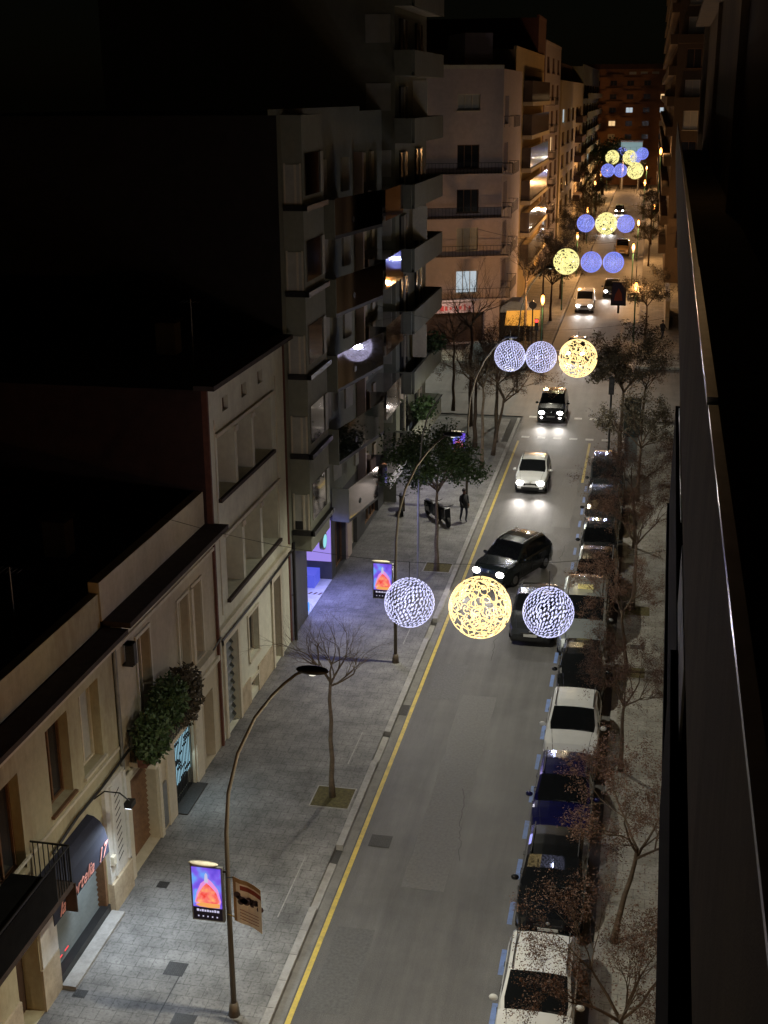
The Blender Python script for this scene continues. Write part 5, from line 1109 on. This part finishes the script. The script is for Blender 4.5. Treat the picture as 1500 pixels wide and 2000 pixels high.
r = thing('advert_column', 'dark backed advert column with a pale base on the right pavement', 'advert column', (-.3, 73.5, KH)); MB().box(-.75, .2, 73.4, 73.6, 1.6, 3.9).build('panel', mat('dark_green_panel', (.02, .035, .035), .4, .1, 3), r); MB().box(-.65, .1, 73.3, 73.7, KH, 1.6).build('base', M['shutter'], r)
r = thing('lit_advert_board', 'dark framed advert board with a red picture beside the headlights at mid distance', 'advert board', (-3.0, 128.5, KH)); MB().box(-3.15, -1.7, 127.3, 127.6, .9, 3.2).build('case', M['blk'], r); MB().box(-3.05, -1.8, 127.26, 127.295, 1.1, 3.1).build('poster', M['posnv'], r)
MB().prism([(.2, .3), (.3, .9), (.6, 1.5), (.9, 1.0), (1.0, .3)], (1, 0, 0), (0, 0, 1), (0, -.01, 0), (-3.05, 127.25, 1.1)).build('figure', mat('advert_red', (.4, .1, .06), .6, .1, 4), r); MB().box(-2.5, -2.3, 127.4, 127.5, KH, .9).build('leg', M['blk'], r)
r = thing('white_street_sign', 'white board with red lines right of the dark advert board', 'sign', (-1.2, 128, KH)); MB().box(-1.6, -.1, 128, 128.1, 1.3, 2.5).build('board', M['plate'], r); MB().box(-1.1, -.3, 127.98, 127.995, 2.1, 2.2).build('red_line', M['bred'], r); MB().box(-1.1, -.3, 127.98, 127.995, 1.8, 1.88).build('red_line', M['bred'], r); MB().cyl((-.85, 128.05, KH), .05, 4.6).build('pole', M['trim'], r)
# kiosk at corner
r = thing('corner_kiosk', 'kiosk with a pale blue curved roof and an orange lit awning', 'kiosk', (-11, 113, KH))
MB().box(-12.2, -9.6, 111, 113.5, KH, 2.5).build('body', M['glassw'], r); q = MB(); q.prism([(0, 0), (.2, .5), (.9, .95), (1.7, .95), (2.4, .5), (2.7, 0)], (1, 0, 0), (0, 0, 1), (0, 2.7, 0), (-12.25, 110.9, 2.6)); q.build('roof', mat('pale_blue_roof', (.35, .42, .48), .5, .1, 3), r)
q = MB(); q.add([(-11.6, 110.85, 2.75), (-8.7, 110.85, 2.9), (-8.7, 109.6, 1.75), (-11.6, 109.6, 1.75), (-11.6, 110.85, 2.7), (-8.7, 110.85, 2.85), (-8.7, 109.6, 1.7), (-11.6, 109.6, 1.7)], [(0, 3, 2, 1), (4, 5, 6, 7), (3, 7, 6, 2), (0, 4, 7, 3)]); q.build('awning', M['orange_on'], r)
place('van', 'ps', -10.9, 97.5, R(75), 'pale van standing in the side street behind the bare trees', name='parked_van', group='cars on the road')
# far crossing glow / lamps up the side facades already lit by lanterns
# dark leaf-shaped dots painted in for the leaf shadows on the right pavement
q = MB(); rl = random.Random(9)
for _ in range(3200):
    x = rl.uniform(-.1, 1.55); y = rl.choice((21.6, 28, 36.8, 44.2, 50.4, 58)) + rl.gauss(0, 2.2); s = rl.uniform(.02, .045); a = rl.random() * 6.28
    q.add([(x + s * math.cos(a), y + s * math.sin(a), KH + .006 + rl.random() * .01), (x - s * math.sin(a) * .6, y + s * math.cos(a) * .6, KH + .008), (x - s * math.cos(a), y - s * math.sin(a), KH + .006 + rl.random() * .01), (x + s * math.sin(a) * .6, y - s * math.cos(a) * .6, KH + .008)], [(0, 1, 2, 3)])
o = q.build('leaf_shadow_dots', M['leafbr']); tag(o, 'dark dots painted in for leaf shadows on the right pavement', 'leaf shadows', kind='stuff')
